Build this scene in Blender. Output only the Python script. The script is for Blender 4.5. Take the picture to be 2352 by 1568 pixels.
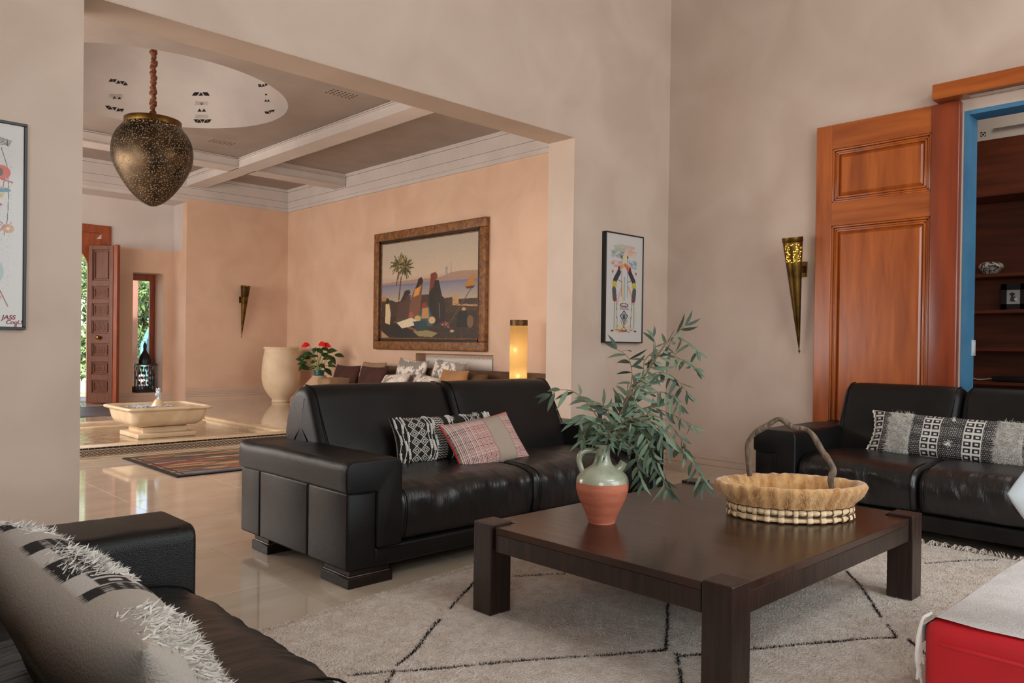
import bpy, bmesh, math, random
import numpy as np
from mathutils import Vector, Matrix, Euler, noise as mnoise

random.seed(7); np.random.seed(7)
SC = bpy.context.scene
COL = SC.collection
PI = math.pi
for _o in list(bpy.data.objects): bpy.data.objects.remove(_o)

# ------------------------------------------------------------------ camera
YAW, PITCH, ROLL, FPX, CX, CY = -0.786728, -0.006612, 0.013694, 1791.02, 1246.98, 804.14
CAMPOS = Vector((0, 0, 1.2))
FW = Vector((-math.sin(YAW)*math.cos(PITCH), math.cos(YAW)*math.cos(PITCH), math.sin(PITCH)))
_r = Vector((math.cos(YAW), math.sin(YAW), 0)); _u = _r.cross(FW)
RT = _r*math.cos(ROLL)+_u*math.sin(ROLL); UP = -_r*math.sin(ROLL)+_u*math.cos(ROLL)
cd = bpy.data.cameras.new('camera'); cam = bpy.data.objects.new('camera', cd); COL.objects.link(cam)
cd.sensor_width = 36; cd.lens = FPX/2352*36
cd.shift_x = -(CX-1176)/2352; cd.shift_y = (CY-784)/2352
cd.clip_start = 0.05; cd.clip_end = 300
M3 = Matrix((RT, UP, -FW)).transposed()
cam.matrix_world = Matrix.Translation(CAMPOS) @ M3.to_4x4()
SC.camera = cam

def px(x, y, ax, v):
    """point seen at photo pixel (x, y) on the world plane ax = v"""
    d = FW+RT*((x-CX)/FPX)-UP*((y-CY)/FPX); i = 'xyz'.index(ax)
    return CAMPOS+d*((v-CAMPOS[i])/d[i])

# ------------------------------------------------------------------ world, sun, window light, exposure
W = bpy.data.worlds.new('sky'); SC.world = W; W.use_nodes = True
_nt = W.node_tree; _bg = _nt.nodes['Background']
_sky = _nt.nodes.new('ShaderNodeTexSky'); _sky.sky_type = 'NISHITA'; _sky.sun_disc = False
_sky.sun_elevation = math.radians(48); _sky.sun_rotation = math.radians(120); _sky.air_density = 1.0; _sky.dust_density = 1.5
_nt.links.new(_sky.outputs[0], _bg.inputs[0]); _bg.inputs[1].default_value = 0.6

def light(name, kind, loc, target, energy, color, size=None, size_y=None, spread=None):
    l = bpy.data.lights.new(name, kind); o = bpy.data.objects.new(name, l); COL.objects.link(o)
    o.location = loc; o.rotation_euler = (Vector(target)-Vector(loc)).to_track_quat('-Z', 'Y').to_euler()
    l.energy = energy; l.color = color
    if kind == 'AREA':
        l.shape = 'RECTANGLE'; l.size = size; l.size_y = size_y or size
        if spread: l.spread = spread
    if kind == 'POINT': l.shadow_soft_size = size
    return o
_s = light('sun', 'SUN', (0, 0, 20), (9, 5, 8), 22.0, (1, .94, .84)); _s.data.angle = math.radians(1)
# daylight through the tall living-room windows (south wall, west wall) and the hall windows (west), plus added fill lights
light('window_light_south', 'AREA', (3.6, -2.35, 1.9), (3.9, 4, 1.3), 165, (.82, .95, 1.0), 3.4, 2.6)
light('window_light_west', 'AREA', (-2.35, -1.0, 1.9), (5, .6, 1.6), 185, (.88, .97, 1.0), 2.6, 2.4)
light('high_fill_light', 'AREA', (3.4, -2.3, 4.7), (5.6, 4.4, 2.6), 150, (.95, 1, .98), 4.6, 1.0)  # added high fill toward the far corner; no clerestory window stands behind it
light('window_light_hall', 'AREA', (-0.75, 11.6, 1.9), (7.9, 11.6, .9), 520, (1.0, .94, .88), 6.4, 2.6)
light('window_light_hall_near', 'AREA', (-0.75, 6.2, 1.3), (4, 5.6, 2.2), 75, (1, .97, .95), 2.0, 2.0)
light('study_fill_light', 'AREA', (7.5, 1.4, 4.1), (7.9, 1.6, 0), 17, (1, .9, .78), 1.2, 1.2)  # unseen fill light added to lift the dim study shelves
light('area_light_hall_south', 'AREA', (6.6, 5.1, 2.2), (7.2, 15, 1.6), 60, (1.0, .90, .78), 1.8, 2.6)  # warm area light facing north; the wall behind it has no window
SC.view_settings.view_transform = 'Standard'; SC.view_settings.look = 'None'
SC.view_settings.gamma = 1; SC.view_settings.use_curve_mapping = False
SC.view_settings.exposure = 0.0
try:
    SC.cycles.use_denoising = True
    SC.cycles.max_bounces = 8; SC.cycles.diffuse_bounces = 4; SC.cycles.transparent_max_bounces = 12
    SC.cycles.sample_clamp_indirect = 6
except Exception: pass

# ------------------------------------------------------------------ helpers
def lin(c):
    if isinstance(c, str): c = tuple(int(c[i:i+2], 16) for i in (0, 2, 4))
    return tuple((v/255/12.92 if v/255 <= .04045 else ((v/255+.055)/1.055)**2.4) for v in c[:3])+(1,)

def M(name, c1, c2=None, rough=.5, metal=0, scale=5, detail=5, stretch=(1, 1, 1), lo=.35, hi=.65, bump=0, bscale=40,
      bdetail=4, bstretch=None, spec=.5, coat=0, sheen=0, emit=None, estr=0, trans=0, rvar=0, voro=None, attr=None, distort=0, alpha_vor=None, croughness=.1):
    m = bpy.data.materials.new(name); m.use_nodes = True; nt = m.node_tree; N = nt.nodes; L = nt.links
    b = N['Principled BSDF']; tc = N.new('ShaderNodeTexCoord'); co = tc.outputs['Object']
    b.inputs['Roughness'].default_value = rough; b.inputs['Metallic'].default_value = metal
    b.inputs['Specular IOR Level'].default_value = spec; b.inputs['Coat Weight'].default_value = coat; b.inputs['Coat Roughness'].default_value = croughness
    if sheen: b.inputs['Sheen Weight'].default_value = sheen; b.inputs['Sheen Roughness'].default_value = .5
    if trans: b.inputs['Transmission Weight'].default_value = trans
    b.inputs['Base Color'].default_value = lin(c1)
    def mapped(st):
        mp = N.new('ShaderNodeMapping'); mp.inputs['Scale'].default_value = st; L.new(co, mp.inputs[0]); return mp.outputs[0]
    fac = None
    if c2 is not None:
        n = N.new('ShaderNodeTexNoise'); n.inputs['Scale'].default_value = scale; n.inputs['Detail'].default_value = detail
        n.inputs['Distortion'].default_value = distort
        L.new(mapped(stretch), n.inputs['Vector']); r = N.new('ShaderNodeValToRGB')
        r.color_ramp.elements[0].position = lo; r.color_ramp.elements[1].position = hi
        r.color_ramp.elements[0].color = lin(c1); r.color_ramp.elements[1].color = lin(c2)
        L.new(n.outputs['Fac'], r.inputs[0]); L.new(r.outputs[0], b.inputs['Base Color']); fac = n.outputs['Fac']
    if attr:
        a = N.new('ShaderNodeAttribute'); a.attribute_name = attr; L.new(a.outputs['Color'], b.inputs['Base Color'])
    if rvar and fac:
        mr = N.new('ShaderNodeMapRange'); mr.inputs[3].default_value = max(0, rough-rvar); mr.inputs[4].default_value = rough+rvar
        L.new(fac, mr.inputs[0]); L.new(mr.outputs[0], b.inputs['Roughness'])
    if bump:
        if voro:
            n2 = N.new('ShaderNodeTexVoronoi'); n2.inputs['Scale'].default_value = voro; o2 = n2.outputs['Distance']
            L.new(mapped(bstretch or (1, 1, 1)), n2.inputs['Vector'])
        else:
            n2 = N.new('ShaderNodeTexNoise'); n2.inputs['Scale'].default_value = bscale; n2.inputs['Detail'].default_value = bdetail
            L.new(mapped(bstretch or stretch), n2.inputs['Vector']); o2 = n2.outputs['Fac']
        bp = N.new('ShaderNodeBump'); bp.inputs['Strength'].default_value = bump; bp.inputs['Distance'].default_value = .02
        L.new(o2, bp.inputs['Height']); L.new(bp.outputs[0], b.inputs['Normal'])
    if emit: b.inputs['Emission Color'].default_value = lin(emit); b.inputs['Emission Strength'].default_value = estr
    if alpha_vor:
        sc, th = alpha_vor
        v = N.new('ShaderNodeTexVoronoi'); v.inputs['Scale'].default_value = sc; L.new(co, v.inputs['Vector'])
        g = N.new('ShaderNodeMath'); g.operation = 'GREATER_THAN'; g.inputs[1].default_value = th
        L.new(v.outputs['Distance'], g.inputs[0]); L.new(g.outputs[0], b.inputs['Alpha'])
    m['_b'] = 1
    return m

def mesh(name, V, F, smooth=True, ang=40, cols=None):
    me = bpy.data.meshes.new(name)
    me.from_pydata([tuple(v) for v in V], [], [tuple(f) for f in F]); me.validate(verbose=False)
    if smooth:
        me.polygons.foreach_set('use_smooth', [True]*len(me.polygons))
        try: me.set_sharp_from_angle(angle=math.radians(ang))
        except Exception: pass
    if cols is not None:
        a = me.color_attributes.new('Col', 'FLOAT_COLOR', 'POINT'); a.data.foreach_set('color', np.asarray(cols, dtype=np.float32).ravel())
    me.update(); return me

def link(name, me, mat, parent=None, loc=None, rot=None):
    o = bpy.data.objects.new(name, me); COL.objects.link(o)
    if mat is not None and not me.materials: me.materials.append(mat)
    if parent: o.parent = parent
    if loc is not None: o.location = loc
    if rot is not None: o.rotation_euler = rot
    return o

def thing(name, label, cat, loc=(0, 0, 0), rot=(0, 0, 0), group=None):
    o = bpy.data.objects.new(name, None); COL.objects.link(o); o.empty_display_size = .1
    o.location = loc; o.rotation_euler = rot; o['label'] = label; o['category'] = cat
    if group: o['group'] = group
    return o

def tag(o, label, cat, group=None, kind=None):
    o['label'] = label; o['category'] = cat
    if group: o['group'] = group
    if kind: o['kind'] = kind
    return o

def dup(root, loc=None, rot=None, label=None):
    r = root.copy(); COL.objects.link(r)
    if loc is not None: r.location = loc
    if rot is not None: r.rotation_euler = rot
    if label: r['label'] = label
    for ch in list(root.children):
        c = ch.copy(); COL.objects.link(c); c.parent = r
        for g in list(ch.children):
            d = g.copy(); COL.objects.link(d); d.parent = c
    return r

class G:
    def __init__(s): s.V = []; s.F = []
    def add(s, V, F):
        n = len(s.V); s.V += [Vector(v) for v in V]; s.F += [tuple(i+n for i in f) for f in F]; return s
    def box(s, x0, x1, y0, y1, z0, z1):
        V = [(x, y, z) for x in (x0, x1) for y in (y0, y1) for z in (z0, z1)]
        return s.add(V, [(0, 1, 3, 2), (4, 6, 7, 5), (0, 4, 5, 1), (2, 3, 7, 6), (0, 2, 6, 4), (1, 5, 7, 3)])
    def rbox(s, x0, x1, y0, y1, z0, z1, r=.01, seg=2):
        bm = bmesh.new(); bmesh.ops.create_cube(bm, size=1)
        for v in bm.verts: v.co = Vector(((x0+x1)/2+v.co.x*(x1-x0), (y0+y1)/2+v.co.y*(y1-y0), (z0+z1)/2+v.co.z*(z1-z0)))
        bmesh.ops.bevel(bm, geom=list(bm.edges), offset=r, segments=seg, profile=.5, affect='EDGES')
        bm.verts.index_update()
        s.add([v.co.copy() for v in bm.verts], [[v.index for v in f.verts] for f in bm.faces]); bm.free(); return s
    def tube(s, P, r, n=8, caps=True, closed=False):
        P = [Vector(p) for p in P]; R = r if isinstance(r, (list, tuple)) else [r]*len(P); m = len(P); V = []; F = []
        nrm = None
        for i in range(m):
            if closed: t = (P[(i+1) % m]-P[i-1])
            else: t = P[min(i+1, m-1)]-P[max(i-1, 0)]
            t = t.normalized() if t.length > 1e-9 else Vector((0, 0, 1))
            if nrm is None: nrm = t.orthogonal().normalized()
            nrm = (nrm-t*nrm.dot(t))
            nrm = nrm.normalized() if nrm.length > 1e-6 else t.orthogonal().normalized()
            b = t.cross(nrm)
            for k in range(n):
                a = 2*PI*k/n; V.append(P[i]+(nrm*math.cos(a)+b*math.sin(a))*R[i])
        for i in range(m if closed else m-1):
            j = (i+1) % m
            for k in range(n): F.append((i*n+k, i*n+(k+1) % n, j*n+(k+1) % n, j*n+k))
        if caps and not closed: F.append(tuple(range(n-1, -1, -1))); F.append(tuple((m-1)*n+k for k in range(n)))
        return s.add(V, F)
    def lathe(s, prof, n=32, c=(0, 0, 0), sx=1, sy=1, cap=False):
        V = []; F = []; m = len(prof)
        for r, z in prof:
            for k in range(n):
                a = 2*PI*k/n; V.append((c[0]+r*sx*math.cos(a), c[1]+r*sy*math.sin(a), c[2]+z))
        for i in range(m-1):
            for k in range(n): F.append((i*n+k, i*n+(k+1) % n, (i+1)*n+(k+1) % n, (i+1)*n+k))
        if cap and prof[0][0] > 1e-5: F.append(tuple(range(n-1, -1, -1)))
        if cap and prof[-1][0] > 1e-5: F.append(tuple((m-1)*n+k for k in range(n)))
        return s.add(V, F)
    def extr(s, prof, a0, a1, axis='x', r=.03, seg=3, mid=8, disp=None, fan=True):
        P = [Vector(p).to_2d() if len(p) > 2 else Vector(p) for p in prof]; n = len(P); nr = []
        area = sum(P[i].x*P[(i+1) % n].y-P[(i+1) % n].x*P[i].y for i in range(n))
        sg = 1 if area > 0 else -1
        for i in range(n):
            t = (P[(i+1) % n]-P[i-1]).normalized(); nr.append(Vector((t.y, -t.x))*sg)
        secs = []
        for i in range(seg+1):
            ph = PI/2*i/seg; secs.append((a0+r-r*math.cos(ph), r-r*math.sin(ph)))
        for i in range(1, mid): secs.append((a0+r+(a1-a0-2*r)*i/mid, 0))
        for i in range(seg, -1, -1):
            ph = PI/2*i/seg; secs.append((a1-r+r*math.cos(ph), r-r*math.sin(ph)))
        V = []; F = []
        for a, d in secs:
            for i in range(n):
                q = P[i]-nr[i]*d
                v = Vector({'x': (a, q.x, q.y), 'y': (q.x, a, q.y), 'z': (q.x, q.y, a)}[axis])
                if disp: v = disp(v)
                V.append(v)
        for i in range(len(secs)-1):
            for k in range(n): F.append((i*n+k, i*n+(k+1) % n, (i+1)*n+(k+1) % n, (i+1)*n+k))
        if fan:
            for b0, rev in ((0, True), ((len(secs)-1)*n, False)):
                V.append(sum((V[b0+k] for k in range(n)), Vector())/n); c_ = len(V)-1
                for k in range(n): F.append((b0+k, b0+(k+1) % n, c_) if not rev else (b0+(k+1) % n, b0+k, c_))
        else:
            F.append(tuple(range(n-1, -1, -1))); F.append(tuple((len(secs)-1)*n+k for k in range(n)))
        return s.add(V, F)
    def xf(s, m):
        s.V = [m @ v for v in s.V]; return s
    def shift(s, d):
        d = Vector(d); s.V = [Vector(v)-d for v in s.V]; return s
    def obj(s, name, mat, parent=None, world=False, smooth=True, ang=40, kind=None, label=None, recalc=True):
        if world and parent: s.shift(parent.location)
        me = mesh(name, s.V, s.F, smooth, ang)
        if recalc:
            bm = bmesh.new(); bm.from_mesh(me); bmesh.ops.recalc_face_normals(bm, faces=bm.faces); bm.to_mesh(me); bm.free()
        o = link(name, me, mat, parent)
        if kind: o['kind'] = kind
        if label: o['label'] = label
        return o

def rpoly(pts, rad, seg=4):
    out = []; n = len(pts)
    for i in range(n):
        p = Vector(pts[i]); a = Vector(pts[i-1])-p; b = Vector(pts[(i+1) % n])-p
        r = rad[i] if isinstance(rad, (list, tuple)) else rad
        d = min(r, a.length*.49, b.length*.49); A = p+a.normalized()*d; B = p+b.normalized()*d
        for k in range(seg+1):
            t = k/seg; out.append(A*(1-t)**2+p*2*t*(1-t)+B*t*t)
    return out

def smoothpts(P, n=6):
    P = [Vector(p) for p in P]; out = []
    for i in range(len(P)-1):
        p0 = P[max(i-1, 0)]; p1 = P[i]; p2 = P[i+1]; p3 = P[min(i+2, len(P)-1)]
        for k in range(n):
            t = k/n; out.append(.5*((2*p1)+(-p0+p2)*t+(2*p0-5*p1+4*p2-p3)*t*t+(-p0+3*p1-3*p2+p3)*t**3))
    out.append(P[-1]); return out

class Canvas:
    """numpy painter; its pixels become the vertex colours of a flat printed or painted surface"""
    def __init__(s, w, h, c): s.w = w; s.h = h; s.a = np.ones((h, w, 4), np.float32); s.a[:] = lin(c); s.Y, s.X = np.mgrid[0:h, 0:w]; s.X = s.X/(w-1); s.Y = s.Y/(h-1)
    def mix(s, m, c, al=1):
        m = (m.astype(np.float32)*al)[..., None]; s.a = s.a*(1-m)+np.array(lin(c), np.float32)*m
    def vgrad(s, y0, y1, c0, c1):
        t = np.clip((s.Y-y0)/(y1-y0), 0, 1)[..., None]; m = ((s.Y >= y0) & (s.Y <= y1))[..., None]
        g = np.array(lin(c0), np.float32)*(1-t)+np.array(lin(c1), np.float32)*t; s.a = np.where(m, g, s.a)
    def poly(s, P, c, al=1):
        ins = np.zeros(s.X.shape, bool); n = len(P)
        for i in range(n):
            x0, y0 = P[i]; x1, y1 = P[(i+1) % n]
            if y0 == y1: continue
            cr = ((s.Y >= min(y0, y1)) & (s.Y < max(y0, y1)) & (s.X < (s.Y-y0)/(y1-y0)*(x1-x0)+x0)); ins ^= cr
        s.mix(ins, c, al)
    def ell(s, x, y, rx, ry, c, al=1): s.mix(((s.X-x)/rx)**2+((s.Y-y)/ry)**2 < 1, c, al)
    def line(s, P, w, c, al=1, asp=1):
        for (x0, y0), (x1, y1) in zip(P[:-1], P[1:]):
            dx, dy = x1-x0, (y1-y0)*asp; L = dx*dx+dy*dy+1e-12
            t = np.clip(((s.X-x0)*dx+(s.Y-y0)*asp*dy)/L, 0, 1)
            s.mix(np.hypot(s.X-x0-t*dx, (s.Y-y0)*asp-t*dy) < w, c, al)
    def noise(s, amt, seed=0):
        g = np.random.RandomState(seed).rand(s.h, s.w, 1).astype(np.float32); s.a[..., :3] *= (1-amt+2*amt*g)
    def plane(s, name, mat, P0, PX, PY, parent=None):
        """grid: P0 top-left, PX top-right, PY bottom-left"""
        P0, PX, PY = Vector(P0), Vector(PX), Vector(PY); o = np.array(P0); ex = np.array(PX-P0); ey = np.array(PY-P0)
        V = (o+s.X[..., None]*ex+s.Y[..., None]*ey).reshape(-1, 3)
        i = np.arange(s.w*s.h).reshape(s.h, s.w); F = np.stack([i[:-1, :-1], i[1:, :-1], i[1:, 1:], i[:-1, 1:]], -1).reshape(-1, 4)
        return link(name, mesh(name, V.tolist(), F.tolist(), False, cols=s.a.reshape(-1, 4)), mat, parent)

def stuff_quads(name, C, D, wv, mat, parent=None, cols=None):
    """many thin blades: centres C, vectors D (length), width vectors wv"""
    C = np.asarray(C); D = np.asarray(D); wv = np.asarray(wv); n = len(C)
    V = np.stack([C-wv, C+wv, C+D*.6+wv*.7, C+D*.6-wv*.7, C+D], 1).reshape(-1, 3)
    b = np.arange(n)[:, None]*5; F4 = (b+np.array([0, 1, 2, 3])).tolist(); F3 = (b+np.array([3, 2, 4])).tolist()
    me = mesh(name, V.tolist(), F4+F3, False, cols=None if cols is None else np.repeat(np.asarray(cols), 5, 0))
    o = link(name, me, mat, parent); o['kind'] = 'stuff'; return o

def struct(g, name, mat, parent=None, **k):
    o = g.obj(name, mat, parent, **k)
    if parent is None: o['kind'] = 'structure'
    return o

# ------------------------------------------------------------------ materials
m_wall = M('tadelakt_living', 'bda595', 'c9b2a2', rough=.55, scale=1.6, detail=8, distort=.6, bump=.06, bscale=9, spec=.3)
m_wallh = M('tadelakt_hall', 'c8a58c', 'd3b299', rough=.5, scale=1.5, detail=8, distort=.6, bump=.05, bscale=8, spec=.35)
m_reveal = M('tadelakt_reveal', 'c4ac98', 'd0b8a4', rough=.5, scale=2, detail=6, bump=.05, bscale=8)
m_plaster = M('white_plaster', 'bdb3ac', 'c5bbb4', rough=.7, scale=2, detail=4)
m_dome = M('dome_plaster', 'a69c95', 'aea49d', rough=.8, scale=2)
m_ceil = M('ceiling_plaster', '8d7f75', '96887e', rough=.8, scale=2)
m_marble = M('cream_marble', 'bfac97', 'd2c2ae', rough=.055, scale=1.1, detail=9, distort=1.6, stretch=(1, 1.9, 1), lo=.3, hi=.7, spec=.6, rvar=.02)
m_joint = M('marble_joint', '8a7866', rough=.4)
m_marble2 = M('fountain_marble', 'c9ae8c', 'dcc6a6', rough=.3, scale=4, detail=8, distort=1, lo=.35, hi=.65, bump=.1, bscale=30)
m_stain = M('stained_marble', 'c9a880', 'a8713c', rough=.4, scale=6, detail=8, lo=.52, hi=.75, stretch=(3, 3, 1))
m_base = M('baseboard_stone', 'c0a692', 'cab09c', rough=.3, scale=2)
m_lea = M('black_leather', '100f0f', '1a1716', rough=.36, scale=3, detail=5, bump=.14, voro=300, spec=.24, rvar=.07)
m_lea2 = M('creased_leather', '110f0f', '1c1817', rough=.33, scale=3, detail=5, bump=.75, bscale=4.5, bdetail=7, bstretch=(2.6, .7, .9), spec=.6, rvar=.07)
m_seam = M('leather_seam', '070707', rough=.7, spec=.15)
m_dark = M('dark_lining', '0a0908', rough=.8)
m_foot = M('wenge_foot', '1a110e', '251813', rough=.5, spec=.25, scale=8, stretch=(1, 8, 8))
m_strip = M('dull_metal_strip', '8c8680', rough=.4, metal=1)
m_chrome = M('brushed_metal', 'b8b4ae', rough=.25, metal=1)
m_wenge = M('wenge_top', '2b1b15', '40291f', rough=.24, scale=2.2, detail=8, stretch=(12, 1, 1), lo=.3, hi=.7, bump=.04, bscale=12, bstretch=(16, 1, 1), spec=.5, rvar=.06)
m_wengel = M('wenge_leg', '20140f', '33211a', rough=.33, scale=2.5, detail=8, stretch=(14, 14, 1), bump=.12, bscale=14)
m_wood = M('orange_wood', '8a3f14', 'b05a20', rough=.3, scale=2.0, detail=8, stretch=(7, 7, .8), lo=.3, hi=.7, distort=.5, bump=.04, bscale=10, spec=.5, rvar=.06, coat=.3, croughness=.2)
m_wood2 = M('red_wood', '6f2a12', '8f3d1c', rough=.3, scale=2.0, detail=8, stretch=(7, 7, .8), lo=.3, hi=.7, bump=.04, bscale=10, coat=.3, croughness=.2)
m_woodr = M('rail_wood', '8a4016', 'ad5a22', rough=.3, scale=2.0, detail=8, stretch=(.8, .8, 9), lo=.3, hi=.7, bump=.04, bscale=10, coat=.3, croughness=.2)
m_wdoor = M('carved_door_wood', '5a2f1a', '6a3b24', rough=.45, scale=3, detail=7, stretch=(6, 6, 1))
m_wframe = M('door_frame_wood', '7a3410', '96451a', rough=.4, scale=3, detail=7, stretch=(6, 6, 1))
m_shelf = M('mahogany_shelf', '4a2010', '6b3018', rough=.35, scale=2, detail=7, stretch=(1, .7, 8), lo=.3, hi=.7)
m_blue = M('blue_paint', '3a6a8c', '447898', rough=.55, scale=3, bump=.05)
m_brass = M('aged_brass', '4e3a1c', '7a5c2c', rough=.35, metal=1, scale=8, detail=6, bump=.05)
m_brassd = M('dark_pierced_brass', '2e2214', '54401f', rough=.4, metal=.9, scale=8)
m_perf = M('pierced_brass', '5a441e', '80602c', rough=.4, metal=1, scale=8, alpha_vor=(62, .34))
m_perfe = M('pierced_bronze_egg', '352a1e', '5c4a35', rough=.42, metal=.9, scale=5, bump=.1, bscale=60, alpha_vor=(50, .33))
m_perflace = M('lace_bronze', '4a3828', '5b4530', rough=.4, metal=.9, scale=5, alpha_vor=(38, .36))
m_glow = M('amber_glow', 'ffd070', emit='ffcf52', estr=1.6)
m_glowliner = M('pendant_liner_glow', 'b8a488', rough=.8, emit='c8b090', estr=.22)  # faint emission added to make the lantern's piercings read bright
m_rope = M('rope_cloth', '5e3320', '8a5436', rough=.9, scale=30, bump=.6, bscale=60)
m_terra = M('terracotta', 'a9573c', 'bd6c50', rough=.7, scale=5, stretch=(1, 1, 6), bump=.08, bscale=12, bstretch=(1, 1, 8))
m_glaze = M('pale_green_glaze', '80856a', 'aaaa96', rough=.25, scale=9, detail=6, coat=.4, bump=.1, bscale=16)
m_leaf = M('eucalyptus_leaf', '48583f', '80937a', rough=.6, scale=7, sheen=.1)
m_leafd = M('eucalyptus_leaf_dark', '2e3a2a', '4a5c46', rough=.55, scale=7)
m_twig = M('twig', '6e4630', '8a6040', rough=.8, scale=20)
m_vine = M('vine_handle', '4a3a2e', '7b6655', rough=.85, scale=14, detail=8, stretch=(3, 3, 1), bump=.5, bscale=30)
m_palmfib = M('palm_weave', 'c9a67c', 'e0c39c', rough=.7, scale=20, bump=.2)
m_fur = M('tan_fur', 'a46c38', 'd0a26a', rough=.9, scale=26, detail=4, stretch=(1, 1, .2), sheen=.4, bump=.3, bscale=60, bstretch=(1, 1, .3))
m_furh = M('fur_hair', 'b9854e', 'dcb483', rough=.8, scale=14)
m_thread = M('dark_thread', '1c1512', rough=.8)
m_col = M('painted_surface', 'ffffff', rough=.55, attr='Col')
m_print = M('glazed_print', 'ffffff', rough=.35, attr='Col', coat=.3)
m_canvas = M('oil_canvas', 'ffffff', rough=.4, attr='Col', bump=.08, bscale=60)
m_cloth = M('woven_cloth', 'ffffff', rough=.9, attr='Col', bump=.25, bscale=180)
m_black = M('black_frame', '14110f', rough=.4)
m_gilt = M('carved_frame', '5e3818', '8a5a2a', rough=.45, scale=14, detail=8, bump=.6, bscale=26)
m_giltd = M('frame_slip', '0e0906', rough=.5)
m_wool = M('cream_wool', 'd0bdae', 'e2d3c7', rough=.95, scale=20, detail=6, bump=.8, bscale=90, sheen=.2)
m_yarn = M('black_yarn', '14100e', rough=.95)
m_white_yarn = M('white_yarn', 'c8c0b8', 'dcd6ce', rough=.95, scale=20)
m_linen = M('linen', 'b3a89c', 'c2b8ad', rough=.95, scale=9, bump=.2, bscale=150)
m_red = M('red_vinyl', 'b5121c', 'c41a24', rough=.5, scale=3)
m_throw = M('white_throw', 'c4bcb8', 'd0c8c4', rough=.95, scale=14, bump=.25, bscale=160)
m_white = M('white_cloth_blur', 'd8e2e8', rough=.8)
m_urn = M('cream_urn', 'cdb494', 'dcc6aa', rough=.75, scale=4, detail=7, bump=.15, bscale=22, lo=.3, hi=.7)
m_brown = M('brown_velvet', '34170c', '421f13', rough=.9, scale=5, sheen=.02)
m_brown2 = M('olive_brown_velvet', '4a321c', '5a3d24', rough=.9, scale=5, sheen=.05)
m_tan = M('tan_velvet', '94683f', 'a3754c', rough=.9, scale=5, sheen=.08)
m_beige = M('beige_sofa_cloth', '8a6c50', '97795c', rough=.9, scale=5)
m_rad = M('radiator_enamel', 'c8beb4', rough=.4)
m_shade = M('lamp_shade_paper', 'd8b070', rough=.7, trans=0)
m_bulb = M('bulb', 'fff0c8', emit='ffe2a0', estr=10)
m_stool = M('clay_stool', 'b8977a', 'c6a78a', rough=.8, scale=5)
m_gpot = M('green_glazed_pot', '0f4a44', '17605a', rough=.2, scale=5, coat=.5)
m_alf = M('anthurium_leaf', '16260f', '2c4a18', rough=.35, scale=9)
m_ared = M('red_spathe', 'c01818', 'd42020', rough=.3, scale=9)
m_stem = M('green_stem', '7c8a48', rough=.6)
m_slate = M('grey_stone_mat', '4c443e', '6a6058', rough=.45, scale=3, stretch=(1, 5, 1), detail=8)
m_blacktile = M('black_zellige', '1a1416', '2c2226', rough=.2, scale=14)
m_glass = M('window_glass', 'ffffff', rough=0, trans=1, spec=.5)
m_water = M('water', 'b8a68c', '8a7458', rough=.03, scale=9, bump=.35, bscale=14, bdetail=3, spec=1)
m_foam = M('water_foam', 'e8eef4', 'b8c4d0', rough=.15, scale=40, bump=.8, bscale=50)
m_teal = M('teal_glaze', '2f6a72', '5a96a0', rough=.3, scale=5)
m_crown = M('tree_leaves', '5c7a44', 'b8c894', rough=.6, scale=1.6, detail=6)
m_crownd = M('dark_leaves', '24401e', '5c7a3c', rough=.6, scale=2.0, detail=6)
m_bark = M('bark', '4a3828', '6a5440', rough=.9, scale=5)
m_grass = M('lawn', '4a6a2c', '7f9a50', rough=.9, scale=3, detail=8)
m_gravel = M('pink_gravel', 'a8988c', 'c4b4a4', rough=.9, scale=9, detail=8)
m_pier = M('shaded_garden_render', '8e6656', '9c7464', rough=.8, scale=3)  # colour darkened to carry the shadow on the pier
m_ribbon = M('bronze_tube_band', '3a2814', '5a4020', rough=.4, metal=.8, scale=40, detail=3)
m_plastic = M('switch_plastic', 'b8bcc0', rough=.4)
m_device = M('black_plastic', '0c0c0d', rough=.35)
m_hole_dark = M('carved_opening_shade', '0d0907', rough=1)  # near-black colour painted in place of the shade inside openings
m_vase = M('marbled_vase', 'c8bcb0', '2a2420', rough=.4, scale=22, detail=3, lo=.48, hi=.56, distort=2.0)

# ------------------------------------------------------------------ SETTING: measured room planes
YA, YB, XL, XJ, ZH = 4.5465, 4.8566, 1.1694, 4.9141, 2.983
XB, XC, YD, XS, YE = 6.2736, 7.926, 15.628, 5.827, 16.30
ZC, ZBM, ZCC, ZCO = 3.947, 4.18, 4.36, 4.42
HT = 5.6   # living room height
m_rough_sub = M('screed', '5c4f44', rough=.9)
# floor slab and marble slabs
fl = struct(G().box(-2.7, 10.2, -2.7, 17.1, -.12, -.013), 'floor', m_joint)
_tiles = {}
def tiles(x0, x1, y0, y1, nx, ny, skip=None):
    sx, sy = (x1-x0)/nx, (y1-y0)/ny; k = (round(sx, 4), round(sy, 4))
    if k not in _tiles:
        g = G().rbox(-sx/2+.0012, sx/2-.0012, -sy/2+.0012, sy/2-.0012, -.013, 0, .0012, 1); _tiles[k] = mesh('marble_slab', g.V, g.F, False)
        _tiles[k].materials.append(m_marble)
    for i in range(nx):
        for j in range(ny):
            cx, cy = x0+(i+.5)*sx, y0+(j+.5)*sy
            if skip and skip(cx, cy): continue
            link('marble_slab', _tiles[k], None, fl, loc=(cx, cy, 0))
tiles(-1.7, 6.27, -1.6, YA, 9, 7, skip=lambda x, y: (y < .6) or (x < -.6))
tiles(.2, XC, YA, 8.72, 9, 5)
tiles(4.62, XC, 8.72, YE, 4, 9)
tiles(.3, 2.2, 8.72, 11.5, 2, 3)
tiles(.3, 4.62, 11.5, YE, 5, 5)
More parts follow.
